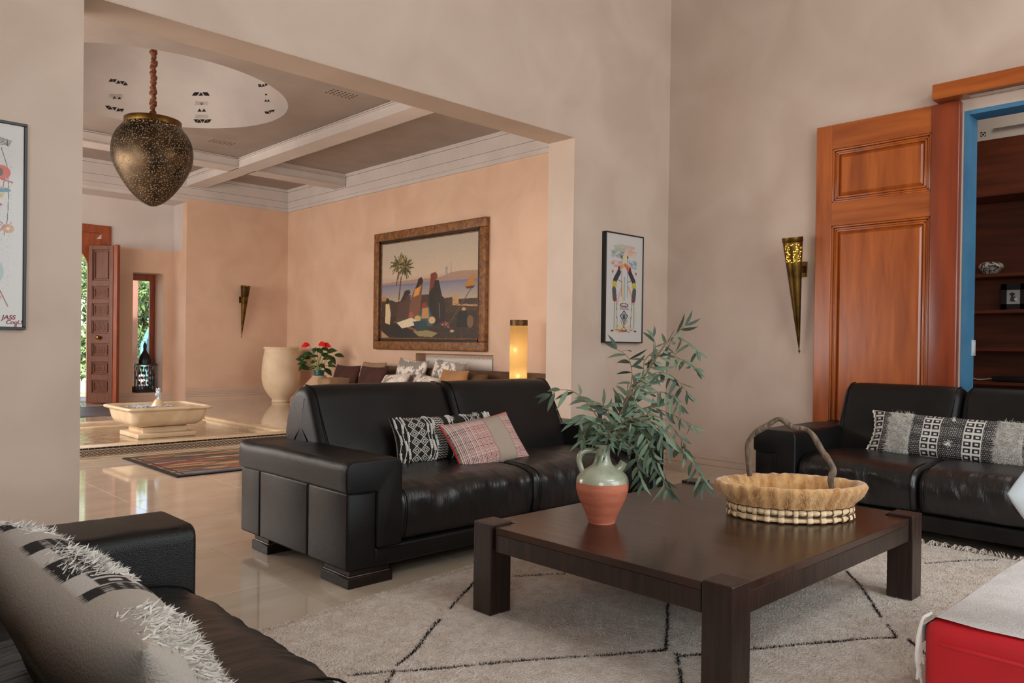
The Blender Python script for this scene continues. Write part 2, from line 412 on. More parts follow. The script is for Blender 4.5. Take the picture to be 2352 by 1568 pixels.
# living room walls
A = G().box(-2.6, XL, YA, YB, 0, HT).box(XJ, XB+.3, YA, YB, 0, HT).box(XL, XJ, YA, YB, ZH, HT)
wa = struct(A, 'wall_north', m_wall)
# lighter reveal skin of the opening
rv = struct(G().box(XL-.004, XL, YA+.02, YB+.001, 0, ZH).box(XJ-.004, XJ, YA+.002, YB+.001, 0, ZH), 'jamb_lining', m_reveal, wa)
rv2 = struct(G().box(XL, XJ, YA+.002, YB+.001, ZH-.004, ZH), 'soffit_lining', m_reveal, wa)
DY0, DY1, DZ = .35, 1.885, 2.968
B = G().box(XB, XB+.19, DY1, YA, 0, HT).box(XB, XB+.19, -2.6, DY0, 0, HT).box(XB, XB+.19, DY0, DY1, DZ, HT)
wb = struct(B, 'wall_east', m_wall)
struct(G().box(-2.6, XB+.3, -2.65, -2.5, 0, HT), 'wall_south', m_wall)
struct(G().box(-2.65, -2.5, -2.6, YA, 0, HT), 'wall_west', m_wall)
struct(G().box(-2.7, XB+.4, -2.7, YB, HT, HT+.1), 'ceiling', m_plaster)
def tall_window(name, x0, x1, z0, z1, along, at, n):
    w = thing(name, '', ''); del w['label'], w['category']; w['kind'] = 'structure'
    f = G()
    def bx(a0, a1, c0, c1, d0, d1):
        if along == 'x': f.box(a0, a1, at+d0, at+d1, c0, c1)
        else: f.box(at+d0, at+d1, a0, a1, c0, c1)
    bx(x0, x1, z0, z0+.08, 0, .07); bx(x0, x1, z1-.08, z1, 0, .07)
    for i in range(n+1):
        c = x0+(x1-x0)*i/n; bx(c-.03, c+.03, z0, z1, 0, .07)
    f.obj('window_frame', m_wframe, w)
    return w
tall_window('window_1', 1.9, 5.3, .5, 3.2, 'x', -2.5, 4)
tall_window('window_2', -2.3, .3, .6, 3.1, 'y', -2.5, 3)
# baseboards (stepped stone profile)
def baseboard(name, x0, x1, y0, y1, nx, ny, h=.195, steps=((0, .016), (.10, .012), (.155, .008))):
    g = G()
    for i, (z, t) in enumerate(steps):
        z1 = steps[i+1][0] if i+1 < len(steps) else h
        xa, xb, ya, yb = x0, x1, y0, y1
        if nx: xa, xb = (x0-t, x0) if nx < 0 else (x0, x0+t)
        if ny: ya, yb = (y0-t, y0) if ny < 0 else (y0, y0+t)
        g.box(xa, xb, ya, yb, z, z1-.002)
    return struct(g, name, m_base, smooth=False)
baseboard('baseboard_east', XB, XB, DY1+.3, YA, -1, 0)
baseboard('baseboard_north', XJ, XB, YA, YA, 0, -1)
baseboard('baseboard_north_left', -2.5, XL, YA, YA, 0, -1)
baseboard('baseboard_hall_north', XS, XC, YD, YD, 0, -1, h=.27, steps=((0, .035), (.1, .028), (.14, .02), (.17, .014), (.2, .008)))
baseboard('baseboard_hall_east', XC, XC, YB, YD, -1, 0, h=.27, steps=((0, .035), (.1, .028), (.14, .02), (.17, .014), (.2, .008)))
baseboard('baseboard_recess', 4.72, XS, YE, YE, 0, -1, h=.16, steps=((0, .02), (.1, .012)))
baseboard('baseboard_jamb', XJ, XJ, YA, YB, -1, 0, h=.195)

# ---- hall shell: painting wall with radiator niche
NY0, NY1, NZ0, NZ1 = 8.975, 10.98, .25, 1.035
struct(G().box(XC, XC+.2, YB, NY0, 0, ZCO).box(XC, XC+.2, NY1, YD+.3, 0, ZCO).box(XC, XC+.2, NY0, NY1, 0, NZ0).box(XC, XC+.2, NY0, NY1, NZ1, ZCO)
       .box(XC+.2, XC+.22, YB, YD+.3, 0, ZCO), 'wall_hall_east', m_wallh)
struct(G().box(XS, XC, YD, YD+.2, 0, ZCO).box(XS, XS+.2, YD+.2, YE, 0, 2.97), 'wall_hall_north', m_wallh)
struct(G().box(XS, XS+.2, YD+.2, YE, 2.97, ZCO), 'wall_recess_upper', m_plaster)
WX0, WX1, WZ0, WZ1 = 5.08, 5.64, .155, 2.51
EX0, EX1, EZ = 3.2, 4.68, 3.335      # entrance door opening
struct(G().box(EX1, WX0, YE, YE+.55, 0, 2.97).box(WX1, XS+.2, YE, YE+.55, 0, 2.97).box(WX0, WX1, YE, YE+.55, 0, WZ0).box(WX0, WX1, YE, YE+.55, WZ1, 2.97)
       .box(-.9, EX0, YE, YE+.55, 0, 2.97), 'wall_entrance', m_wallh)
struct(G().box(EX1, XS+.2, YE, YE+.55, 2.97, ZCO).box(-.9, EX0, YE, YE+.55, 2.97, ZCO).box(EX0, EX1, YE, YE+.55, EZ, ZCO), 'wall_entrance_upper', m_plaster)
struct(G().box(-1.0, -.85, YB, YE+.5, 0, ZCO), 'wall_hall_west', m_wallh)
tall_window('window_3', 9.5, 15.0, .6, 3.3, 'y', -.86, 5)
struct(G().box(XB+.3, XC, YB-.2, YB, 0, ZCO), 'wall_hall_south', m_wallh)
# friezes, beams and coffered ceiling
def frieze(x0, x1, y0, y1, nx, ny, z0=ZC, z1=ZCO):
    g = G()
    for a, b, t in ((z0, z0+.02, .035), (z0+.02, z0+.07, .03), (z0+.075, z0+.21, .026), (z0+.215, z1-.06, .03), (z1-.055, z1-.03, .04), (z1-.03, z1, .05)):
        xa, xb, ya, yb = x0, x1, y0, y1
        if nx: xa, xb = (x0-t, x0)
        if ny: ya, yb = (y0-t, y0)
        g.box(xa, xb, ya, yb, a, b)
    return g
struct(frieze(XC, XC, YB, YD, -1, 0), 'cornice_hall_east', m_plaster, smooth=False)
struct(frieze(-.9, XC, YD, YD, 0, -1, z0=ZC), 'cornice_hall_north', m_plaster, smooth=False)
struct(G().box(-.9, XS, YD, YE, 3.885, ZC+.02), 'soffit_recess', m_plaster)
bz = ZBM
def beam(name, x0, x1, y0, y1):
    g = G().box(x0, x1, y0, y1, bz, ZCO+.05)
    t = .018
    for z0, z1, e in ((bz+.16, bz+.175, t), (ZCO-.11, ZCO-.09, t), (bz+.0, bz+.02, t)):
        if x1-x0 > y1-y0: g.box(x0, x1, y0-e, y0, z0, z1).box(x0, x1, y1, y1+e, z0, z1)
        else: g.box(x0-e, x0, y0, y1, z0, z1).box(x1, x1+e, y0, y1, z0, z1)
    return struct(g, name, m_plaster, smooth=False)
BX0, BX1, BY0, BY1 = 5.81, 6.1, 13.27, 13.64
beam('beam_main', BX0, BX1, YB, YD)
beam('beam_cross', -.9, BX0, BY0, BY1)
beam('beam_cross', BX1, XC-.04, BY0, BY1)
beam('beam_west', 1.05, 1.35, YB, BY0)
beam('beam_south', 1.35, BX0, 7.35, 7.7)
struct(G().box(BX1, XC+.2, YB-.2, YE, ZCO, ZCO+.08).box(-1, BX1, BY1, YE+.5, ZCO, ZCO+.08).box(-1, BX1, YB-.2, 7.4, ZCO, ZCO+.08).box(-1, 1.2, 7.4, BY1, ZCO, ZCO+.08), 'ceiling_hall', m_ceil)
# central coffer with round domed opening
DC, DR = Vector((3.51, 10.62)), 1.655
def holed_plate(x0, x1, y0, y1, z, c, R, n=96):
    V = []; F = []
    def edge(a):
        dx, dy = math.cos(a), math.sin(a); t = 1e9
        if dx > 1e-9: t = min(t, (x1-c.x)/dx)
        if dx < -1e-9: t = min(t, (x0-c.x)/dx)
        if dy > 1e-9: t = min(t, (y1-c.y)/dy)
        if dy < -1e-9: t = min(t, (y0-c.y)/dy)
        return (c.x+dx*t, c.y+dy*t)
    an = sorted([2*PI*k/n for k in range(n)]+[math.atan2(y-c.y, x-c.x) % (2*PI) for x in (x0, x1) for y in (y0, y1)])
    for a in an:
        e = edge(a); V += [(c.x+R*math.cos(a), c.y+R*math.sin(a), z), (e[0], e[1], z)]
    m = len(an)
    for i in range(m):
        j = (i+1) % m; F.append((2*i, 2*i+1, 2*j+1, 2*j))
    return V, F
V, F = holed_plate(1.34, BX0+.01, 7.69, BY0+.01, ZCC, DC, DR)
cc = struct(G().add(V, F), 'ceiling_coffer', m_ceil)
DH = 1.05; DRS = (DR*DR+DH*DH)/(2*DH); DCZ = ZCC+DH-DRS
prof = [(DR, 0), (DR, .02)]
a0 = math.asin(min(1, DR/DRS)); a0 = a0 if DCZ < ZCC else a0
for i in range(17):
    a = a0*(1-i/16); prof.append((max(DRS*math.sin(a), 1e-4), DCZ+DRS*math.cos(a)-ZCC))
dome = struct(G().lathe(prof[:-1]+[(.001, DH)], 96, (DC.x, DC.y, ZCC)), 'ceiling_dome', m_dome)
def dome_hit(x, y):
    d = (FW+RT*((x-CX)/FPX)-UP*((y-CY)/FPX)).normalized(); c = Vector((DC.x, DC.y, DCZ)); oc = CAMPOS-c
    b = oc.dot(d); q = b*b-(oc.dot(oc)-(DRS-.006)**2); t = -b+math.sqrt(max(q, 0)); p = CAMPOS+d*t; return p, (p-c).normalized()
def tri_holes(poly_list):
    """dark triangular plates for the pierced openings, their inner shade put into the colour"""
    for P in poly_list:
        H = [dome_hit(*p) for p in P]; V = [h[0] for h in H]+[h[0]+h[1]*.05 for h in H]
        G().add(V, [(0, 1, 2), (3, 4, 5), (0, 1, 4, 3), (1, 2, 5, 4), (2, 0, 3, 5)]).obj('pierced_triangle_dark', m_hole_dark, dome, smooth=False)
T = []
def row(x0, y0, s, seq, sk=0, sc=1):
    s *= 1.3
    for k, (dx, up) in enumerate(seq):
        cx, cy = x0+dx*sc, y0+dx*sk
        T.append([(cx-s, cy+s*.7), (cx+s, cy+s*.7), (cx, cy-s*.7)] if up else [(cx-s, cy-s*.7), (cx+s, cy-s*.7), (cx, cy+s*.7)])
row(461, 216, 4.2, [(-15, 1), (-9, 0), (0, 1), (9, 0), (15, 1)])
row(465, 278, 4.2, [(-15, 0), (-8, 1), (0, 0), (8, 1), (15, 0)])
row(463, 253, 3.6, [(-5, 1), (5, 1)]); row(463, 239, 2.8, [(0, 0)])
row(271, 188, 4, [(-16, 1), (-8, 0), (1, 1), (10, 0), (17, 1)], sk=.25)
row(263, 250, 4, [(-16, 0), (-10, 1), (0, 0), (9, 1), (17, 0)], sk=.22)
row(268, 224, 3.4, [(-5, 1), (6, 1)], sk=.1)
row(604, 196, 3.2, [(-8, 0), (-7, 1), (0, 1), (7, 0)], sk=-.1)
row(619, 257, 3.2, [(-8, 0), (-4, 1), (2, 0), (8, 0)], sk=-.25)
row(613, 231, 2.6, [(-3, 1), (3, 1)]); row(611, 218, 2.2, [(0, 0)])
tri_holes(T)
# engraved lines round the piercings
g = G()
for cx, cy in ((463, 262), (266, 215), (462, 232)):
    for k in range(3):
        P = [dome_hit(cx-16+k, cy+8-k*3)[0], dome_hit(cx, cy+9-k*3)[0], dome_hit(cx+16-k, cy+8-k*3)[0]]; g.tube(P, .003, 4)
g.obj('engraved_line', m_ceil, dome, kind='stuff')
# dark marks for the piercings on the flat of the coffer
def grille(cx, cy, u, v, z=ZCC-.001):
    g = G()
    R = random.Random(3)
    for i in range(7):
        for j in range(4):
            c = px(cx, cy, 'z', z)+Vector((1, 0, 0))*((i-3)*.055)*u.x+Vector((0, 1, 0))*((i-3)*.055)*u.y+Vector((v.x, v.y, 0))*((j-1.5)*.06)
            s = .018; a = R.choice((0, 1, 2, 3))*PI/2
            P = [c+Vector((math.cos(a+q), math.sin(a+q), 0))*s for q in (0, 2.1, 4.2)]
            g.add(P+[p-Vector((0, 0, .002)) for p in P], [(0, 1, 2), (3, 4, 5)])
    o = g.obj('pierced_pattern_dark', m_hole_dark, cc, smooth=False, recalc=False); o['kind'] = 'stuff'
grille(785, 216, Vector((1, 0)), Vector((0, 1))); grille(510, 327, Vector((1, 0)), Vector((0, 1)))

# ---- study beyond the east wall
sx = 9.0
struct(G().box(sx, sx+.1, -.5, YA, 0, 4.6), 'wall_study_back', m_plaster)
struct(G().box(XB+.19, sx, 3.4, 3.5, 0, 4.6), 'wall_study_side', m_plaster)
struct(G().box(XB+.19, sx, -.6, -.5, 0, 4.6), 'wall_study_south', m_plaster)
struct(G().box(XB+.19, sx+.1, -.6, 3.5, 4.2, 4.3), 'ceiling_study', m_plaster)
fr = struct(G().box(sx-.45, sx, -.5, 3.4, 3.28, 4.2), 'trim_study_frieze', m_plaster)
struct(G().box(sx-.49, sx-.45, -.5, 2.3, 3.38, 3.40).box(sx-.47, sx-.45, -.5, 3.4, 3.28, 3.32), 'frieze_moulding', m_plaster, fr)
for (cx, cy) in ((2258, 309),):
    for dx, dy, a in ((-6, -6, 0), (6, -6, 1), (6, 6, 2), (-6, 6, 3)):
        P = [(cx+dx, cy+dy), (cx+dx-dx*.9, cy+dy), (cx+dx, cy+dy-dy*.9)]
        V = [px(x, y, 'x', sx-.452) for x, y in P]; V += [v+Vector((.04, 0, 0)) for v in V]
        G().add(V, [(0, 1, 2), (3, 4, 5), (0, 1, 4, 3), (1, 2, 5, 4), (2, 0, 3, 5)]).obj('pierced_triangle_dark', m_hole_dark, fr, smooth=False)
    V = [px(cx+a, cy+b, 'x', sx-.452) for a, b in ((-3, 0), (0, -3), (3, 0), (0, 3))]
    G().add(V+[v+Vector((.04, 0, 0)) for v in V], [(0, 1, 2, 3), (4, 5, 6, 7)]).obj('pierced_diamond_dark', m_hole_dark, fr, smooth=False)
V = [px(x, y, 'x', sx-.452) for x, y in ((2238, 303), (2243, 311), (2238, 318))]
G().add(V+[v+Vector((.04, 0, 0)) for v in V], [(0, 1, 2), (3, 4, 5)]).obj('pierced_triangle_dark', m_hole_dark, fr, smooth=False)

bk = thing('bookcase', 'dark mahogany built-in shelving seen through the blue doorway', 'bookcase', (sx-.45, 1.4, 0))
bx0 = sx-.45
G().box(sx-.04, sx, -.45, 3.38, 0, 3.28).obj('back_panel', m_shelf, bk, world=True, smooth=False)
G().rbox(bx0-.03, sx-.04, -.45, 3.38, 2.72, 3.28, .006).obj('valance', m_shelf, bk, world=True, smooth=False)
for z in (1.97, 1.61, 1.235, .90, .5):
    G().rbox(bx0+.06, sx-.04, -.45, 3.36, z-.035, z, .004).obj('shelf', m_shelf, bk, world=True, smooth=False)
G().rbox(bx0, sx-.04, 3.33, 3.38, 0, 2.72, .004).obj('side_panel', m_shelf, bk, world=True, smooth=False)
G().rbox(bx0, sx-.04, .9, .95, 0, 2.72, .004).obj('side_panel', m_shelf, bk, world=True, smooth=False)
p = px(2276, 622, 'x', bx0+.2)
v = thing('marbled_vase', 'small round black-and-white marbled bowl vase on the upper study shelf', 'vase', (p.x, p.y, 1.97))
G().lathe([(.0, .004), (.05, .0), (.085, .03), (.115, .07), (.105, .105), (.07, .125), (.055, .128), (.05, .12), (.0, .05)], 28).obj('body', m_vase, v)
p = px(2328, 700, 'x', bx0+.2)
f = thing('photo_frame', 'small dark framed black-and-white picture standing on the study shelf', 'picture frame', (p.x, p.y, 1.61))
fr_ = G().box(-.015, .015, -.11, -.06, 0, .26).box(-.015, .015, .06, .11, 0, .26).box(-.015, .015, -.11, .11, .2, .26).box(-.015, .015, -.11, .11, 0, .06).box(.005, .015, -.1, .1, .02, .25)
fr_.obj('frame', m_black, f, smooth=False)
c = Canvas(24, 28, 'b8b4b0'); c.ell(.4, .3, .2, .12, '3a3634'); c.poly([(.3, .4), (.7, .5), (.6, .85), (.2, .8)], '45403c'); c.ell(.65, .65, .12, .1, 'e0dcd8')
c.plane('picture', m_print, (-.001, .06, .2), (-.001, -.06, .2), (-.001, .06, .06), f)
p = px(2300, 872, 'x', bx0+.15)
d_ = thing('media_box', 'flat black electronic box on the lower study shelf', 'electronic device', (p.x, p.y-.1, .90))
G().rbox(-.1, .1, -.28, .16, .006, .05, .006).obj('body', m_device, d_)
G().tube(smoothpts([(-.11, .16, .03), (-.1, .3, .02), (-.12, .42, .08)]), .004, 6).obj('cable', m_plastic, d_)

# ---- blue door lining and white strip, switch
bl = G().box(XB-.003, XB+.192, DY1-.03, DY1+.002, 0, DZ).box(XB-.003, XB+.192, DY0+.001, DY1-.031, DZ-.03, DZ+.002).box(XB-.003, XB+.192, DY0-.002, DY0+.03, 0, DZ)
dl = struct(bl, 'trim_door_blue', m_blue)
sp = px(2236, 799, 'y', DY1-.032)
s_ = thing('light_switch', 'pale light switch on the blue painted door lining', 'switch', (XB+.165, DY1-.031, 1.223))
G().rbox(-.04, .04, -.009, 0, -.06, .06, .003).obj('plate', m_plastic, s_)
G().rbox(-.022, .022, -.014, -.008, -.04, .04, .003).obj('rocker', m_plastic, s_)

# ---- sliding panelled door leaf and its head beam
dy0, dy1, dtop = 1.895, 3.0, 3.04
door = thing('door_leaf', 'tall orange-brown panelled wooden door slid open against the pink wall', 'door', (XB-.02, (dy0+dy1)/2, 0))
xf_, xb_ = XB-.065, XB-.012
sl, sr = .135, .20     # stile widths: left (far), right (near)
G().rbox(xf_, xb_, dy1-sl, dy1, .01, dtop, .004).obj('stile', m_wood, door, world=True, smooth=False)
G().rbox(xf_-.012, xb_, dy0, dy0+sr, .01, dtop, .012, 3).obj('stile', m_wood2, door, world=True, label='redder wide stile at the doorway edge')
pa, pb = dy0+sr, dy1-sl
for z0, z1 in ((2.84, dtop), (2.21, 2.40), (.01, .30)):
    G().rbox(xf_, xb_, pa, pb, z0, z1, .003).obj('rail', m_woodr, door, world=True, smooth=False)
def panel(z0, z1, mat):
    g = G(); g.box(xb_-.02, xb_, pa, pb, z0, z1)
    for k, (i, t) in enumerate(((0, .028), (.018, .018), (.035, .024))):
        w = .016
        for (a, b, c_, e) in ((pa+i, pb-i, z0+i, z0+i+w), (pa+i, pb-i, z1-i-w, z1-i), (pa+i, pa+i+w, z0+i, z1-i), (pb-i-w, pb-i, z0+i, z1-i)):
            g.rbox(xb_-.02-t, xb_-.02, a, b, c_, e, .005, 2)
    o = g.obj('moulding', mat, door, world=True)
    # raised fielded centre with sloping shoulders
    i = .056; j = .078; x1_ = xb_-.02; V = []
    for q, x in ((i, x1_-.004), (j, x1_-.022)):
        V += [(x, pa+q, z0+q), (x, pb-q, z0+q), (x, pb-q, z1-q), (x, pa+q, z1-q)]
    F = [(k, (k+1) % 4, 4+(k+1) % 4, 4+k) for k in range(4)]+[(4, 5, 6, 7)]
    G().add(V, F).obj('raised_panel', mat, door, world=True, smooth=False)
panel(2.40, 2.84, m_wood); panel(.30, 2.21, m_wood)
hb = thing('door_head_beam', 'orange wooden beam above the doorway covering the door track', 'beam', (XB-.08, 1.2, 3.05))
G().rbox(XB-.16, XB-.005, .1, 2.065, 3.052, 3.165, .005).obj('cover_board', m_woodr, hb, world=True, smooth=False)
G().box(XB-.12, XB-.05, .12, 1.83, 3.044, 3.054).obj('track', m_chrome, hb, world=True, smooth=False)

# ------------------------------------------------------------------ entrance door, window
ed = thing('door_1', '', ''); del ed['label'], ed['category']; ed['kind'] = 'structure'
ya_, yb_ = YE-.03, YE+.12
G().rbox(EX1-.16, EX1, ya_, yb_, 0, EZ, .006).obj('frame_post', m_wframe, ed, smooth=False)
G().rbox(EX0, EX0+.16, ya_, yb_, 0, EZ, .006).obj('frame_post', m_wframe, ed, smooth=False)
G().rbox(EX0, EX1, ya_-.001, yb_, EZ-.15, EZ, .006).obj('frame_head', m_wframe, ed, smooth=False)
# spandrel with arched opening edge at px 200
ar = 4.30; acz = 2.55; ac = (ar+EX0+.3)/2; arx = ar-ac; P = []
pts = [(EX1-.16, 0), (EX1-.16, EZ-.15), (EX0+.16, EZ-.15), (EX0+.16, 0), (EX0+.3, 0), (EX0+.3, acz)]
for k in range(1, 16):
    a = PI*(1-k/16); pts.append((ac+arx*math.cos(a), acz+math.sin(a)*.36))
pts += [(ar, acz), (ar, 0)]
bm = bmesh.new(); vs = [bm.verts.new((x, YE+.02, z)) for x, z in pts]; fc = bm.faces.new(vs)
r_ = bmesh.ops.extrude_face_region(bm, geom=[fc]); bmesh.ops.translate(bm, vec=(0, .06, 0), verts=[v for v in r_['geom'] if isinstance(v, bmesh.types.BMVert)])
bmesh.ops.recalc_face_normals(bm, faces=bm.faces)
me = bpy.data.meshes.new('arched_panel'); bm.to_mesh(me); bm.free(); link('arched_panel', me, m_wframe, ed)
V = [px(x, y, 'y', YE+.018) for x, y in ((221, 549), (236, 534), (236, 549))]
G().add(V+[v-Vector((0, .012, 0)) for v in V], [(0, 1, 2), (3, 4, 5), (0, 1, 4, 3), (1, 2, 5, 4), (2, 0, 3, 5)]).obj('fret_cutout', m_plaster, ed, smooth=False)

# open carved leaf (hinged at the arch edge, swung into the hall)
lv = thing('entrance_door_leaf', 'narrow carved brown wooden entrance door leaf standing open beside the tall window', 'door', (4.325, 16.22, 0))
ang = math.radians(-48)
lv.rotation_euler = (0, 0, ang); LW, LT, LH = .47, .07, 2.93
lw0 = .07
G().rbox(0, lw0, -LT, 0, .02, LH, .004).obj('stile', m_wdoor, lv, smooth=False)
G().rbox(LW-lw0, LW, -LT, 0, .02, LH, .004).obj('stile', m_wdoor, lv, smooth=False)
G().rbox(LW, LW+.075, -LT+.01, .03, .02, LH+.02, .006).obj('edge_strip', m_wframe, lv, smooth=False, label='orange-brown thick leading edge')
zs = [(.22, .50), (.60, .86), (.94, 1.20), (1.36, 1.62), (1.70, 1.94), (2.02, 2.28)]
zs = [(z0-.06, z1-.06) for z0, z1 in ((.26, .50), (.60, .84), (.94, 1.18), (1.36, 1.60), (1.68, 1.92), (2.0, 2.24))]
edges = [0.02]
allp = zs+[(2.28, 2.86)]
prev = .02
for k, (z0, z1) in enumerate(allp):
    G().rbox(lw0, LW-lw0, -LT, 0, prev, z0, .003).obj('rail', m_wdoor, lv, smooth=False); prev = z1
    g = G().box(lw0, LW-lw0, -LT+.035, -.02, z0, z1)
    for i_, t in ((0, .022), (.035, .02)):
        g.rbox(lw0+i_, lw0+i_+.014, -LT+.035-t, -LT+.04, z0+i_, z1-i_, .003, 1).rbox(LW-lw0-i_-.014, LW-lw0-i_, -LT+.035-t, -LT+.04, z0+i_, z1-i_, .003, 1)
        g.rbox(lw0+i_, LW-lw0-i_, -LT+.035-t, -LT+.04, z0+i_, z0+i_+.014, .003, 1).rbox(lw0+i_, LW-lw0-i_, -LT+.035-t, -LT+.04, z1-i_-.014, z1-i_, .003, 1)
    pn = g.obj('panel', m_wdoor, lv)
    if k < 6:
        cg = G(); zc_ = (z0+z1)/2; yy = -LT+.033
        for q in range(3):
            cxx = LW/2+(q-1)*.09
            cg.tube([(cxx+.035*math.cos(a), yy, zc_+.05*math.sin(a)) for a in np.linspace(0, 2*PI, 9)[:-1]], .005, 4, closed=True)
            cg.tube([(cxx-.04, yy, zc_-.06), (cxx+.04, yy, zc_+.06)], .005, 4).tube([(cxx-.04, yy, zc_+.06), (cxx+.04, yy, zc_-.06)], .005, 4)
        cg.obj('carving', m_wdoor, pn)
G().rbox(lw0, LW-lw0, -LT, 0, 2.86, LH, .003).obj('rail', m_wdoor, lv, smooth=False)
G().lathe([(.0, 0), (.02, 0), (.014, .03), (.035, .05), (.04, .07), (.028, .09), (0, .095)], 16).xf(Matrix.Translation((LW*.48, -LT, 1.23)) @ Matrix.Rotation(PI/2, 4, 'X')).obj('door_knob', m_brass, lv)

wn = thing('window_4', '', ''); del wn['label'], wn['category']; wn['kind'] = 'structure'
fy = YE+.46
G().rbox(WX0, WX1, fy, fy+.06, WZ1-.13, WZ1, .004).obj('window_frame', m_wframe, wn, smooth=False)
G().rbox(WX1-.10, WX1, fy+.001, fy+.059, WZ0+.11, WZ1-.13, .004).obj('window_frame', m_wframe, wn, smooth=False)
G().rbox(WX0, WX0+.06, fy+.001, fy+.059, WZ0+.11, WZ1-.13, .004).obj('window_frame', m_wframe, wn, smooth=False)
G().rbox(WX0, WX1, fy, fy+.06, WZ0, WZ0+.11, .004).obj('window_frame', m_wframe, wn, smooth=False)
G().box(WX0+.06, WX1-.1, fy+.025, fy+.031, WZ0+.11, WZ1-.13).obj('window_pane', m_glass, wn, smooth=False)
for o in [o for o in bpy.data.objects if o.name.startswith('wall_hall_west')]: pass

# ------------------------------------------------------------------ garden outside
struct(G().box(-25, 45, YE+.55, 70, -.2, -.06), 'ground_lawn', m_grass)
struct(G().box(-10, 20, 20.5, 26, -.06, -.045), 'ground_gravel_path', m_gravel)
struct(G().box(2, 5, YE+.5, 20.5, -.06, -.03), 'ground_door_path', m_gravel)
struct(G().box(-10, 20, 26, 26.4, -.06, .12), 'kerb_path', m_plaster)
struct(G().rbox(5.25, 5.72, 18.0, 18.5, -.06, 3.2, .02), 'wall_garden_pier', m_pier)
R = np.random.RandomState(5)
def tree(x, y, h, r, label, mat, n=5200, ls=.13, low=.25, group=None):
    t = thing('garden_tree', label, 'tree', (x, y, -.06), group=group)
    G().tube(smoothpts([(0, 0, 0), (.1, .05, h*.3), (-.05, .1, h*.6), (.1, 0, h*.85)]), [.16-.01*i for i in range(13)][:19] if False else .12, 8).obj('trunk', m_bark, t)
    # leaves gathered in clumps over a rounded crown
    k = 26; th = R.rand(k)*2*PI; zz = low+(1-low)*R.rand(k); rr = r*np.sqrt(1-((zz-(low+1)/2)/((1-low)/2+.15))**2)*(.4+.6*R.rand(k))
    C0 = np.stack([rr*np.cos(th), rr*np.sin(th), zz*h], 1)
    idx = R.randint(0, k, n); d = R.randn(n, 3); d /= np.linalg.norm(d, axis=1)[:, None]; d *= (.35+.65*R.rand(n, 1))*r*.42
    C = C0[idx]+d; D = R.randn(n, 3)*ls; wv = R.randn(n, 3)*ls*.3
    stuff_quads('crown', C, D, wv, mat, t)
    return t
tree(4.2, 31, 4.6, 2.6, 'sunlit grey-green garden tree seen through the open entrance door', m_crown, 9000)
tree(7.5, 30.5, 4.4, 2.8, 'grey-green garden tree behind the turquoise jar outside the window', m_crown, 10000)
tree(11.3, 31, 4.2, 2.8, 'grey-green garden tree furthest right beyond the narrow window', m_crown, 8000)
tree(7.0, 22.8, 2.7, 1.1, 'low dark leafy shrub growing behind the turquoise jar', m_crownd, 6000, .09, low=.05)
tree(5.3, 27.3, 1.7, 1.4, 'low dark bush seen through the open entrance door', m_crownd, 4000, .09, low=.0)
jr = thing('turquoise_jar', 'tall weathered turquoise jar standing outside the narrow window', 'jar', (6.55, 19.2, -.06))
G().lathe([(0, 0), (.22, 0), (.2, .06), (.3, .4), (.4, .8), (.38, 1.15), (.24, 1.5), (.17, 1.66), (.19, 1.7), (.25, 1.72), (.25, 1.76), (.18, 1.77), (.14, 1.7), (0, 1.5)], 32).obj('body', m_teal, jr)

# lantern in the window reveal
q = px(331, 896, 'y', YE+.3)
ln = thing('lantern', 'black metal lantern with coloured glass panes standing in the window niche', 'lantern', (q.x, YE+.28, WZ0))
hw = .155; lz0, lz1 = .03, .54
for sx_ in (-1, 1):
    for sy_ in (-1, 1):
        G().rbox(sx_*hw-.009, sx_*hw+.009, sy_*hw*.6-.009, sy_*hw*.6+.009, 0, lz1, .002).obj('corner_post', m_device, ln, smooth=False)
G().rbox(-hw-.02, hw+.02, -hw*.6-.02, hw*.6+.02, 0, .03, .003).obj('base', m_device, ln, smooth=False)
G().rbox(-hw-.03, hw+.03, -hw*.6-.03, hw*.6+.03, lz1, lz1+.03, .003).obj('top_plate', m_device, ln, smooth=False)
G().lathe([(.12, 0), (.12, .06), (.10, .14), (.05, .22), (.03, .26), (.035, .36), (.02, .40), (.0, .44)], 20, (0, 0, lz1+.03)).obj('domed_roof', m_device, ln)
G().tube([(.05*math.cos(a), 0, lz1+.50+.03*math.sin(a)) for a in np.linspace(0, 2*PI, 13)[:-1]], .005, 6, closed=True).obj('ring', m_device, ln)
lg = [M('glass_'+n_, c_, rough=.1, trans=.3, emit=c_, estr=.04) for n_, c_ in (('clear', '708088'), ('red', '701a28'), ('teal', '1c5050'), ('white', '90a0a8'), ('blue', '24405c'))]
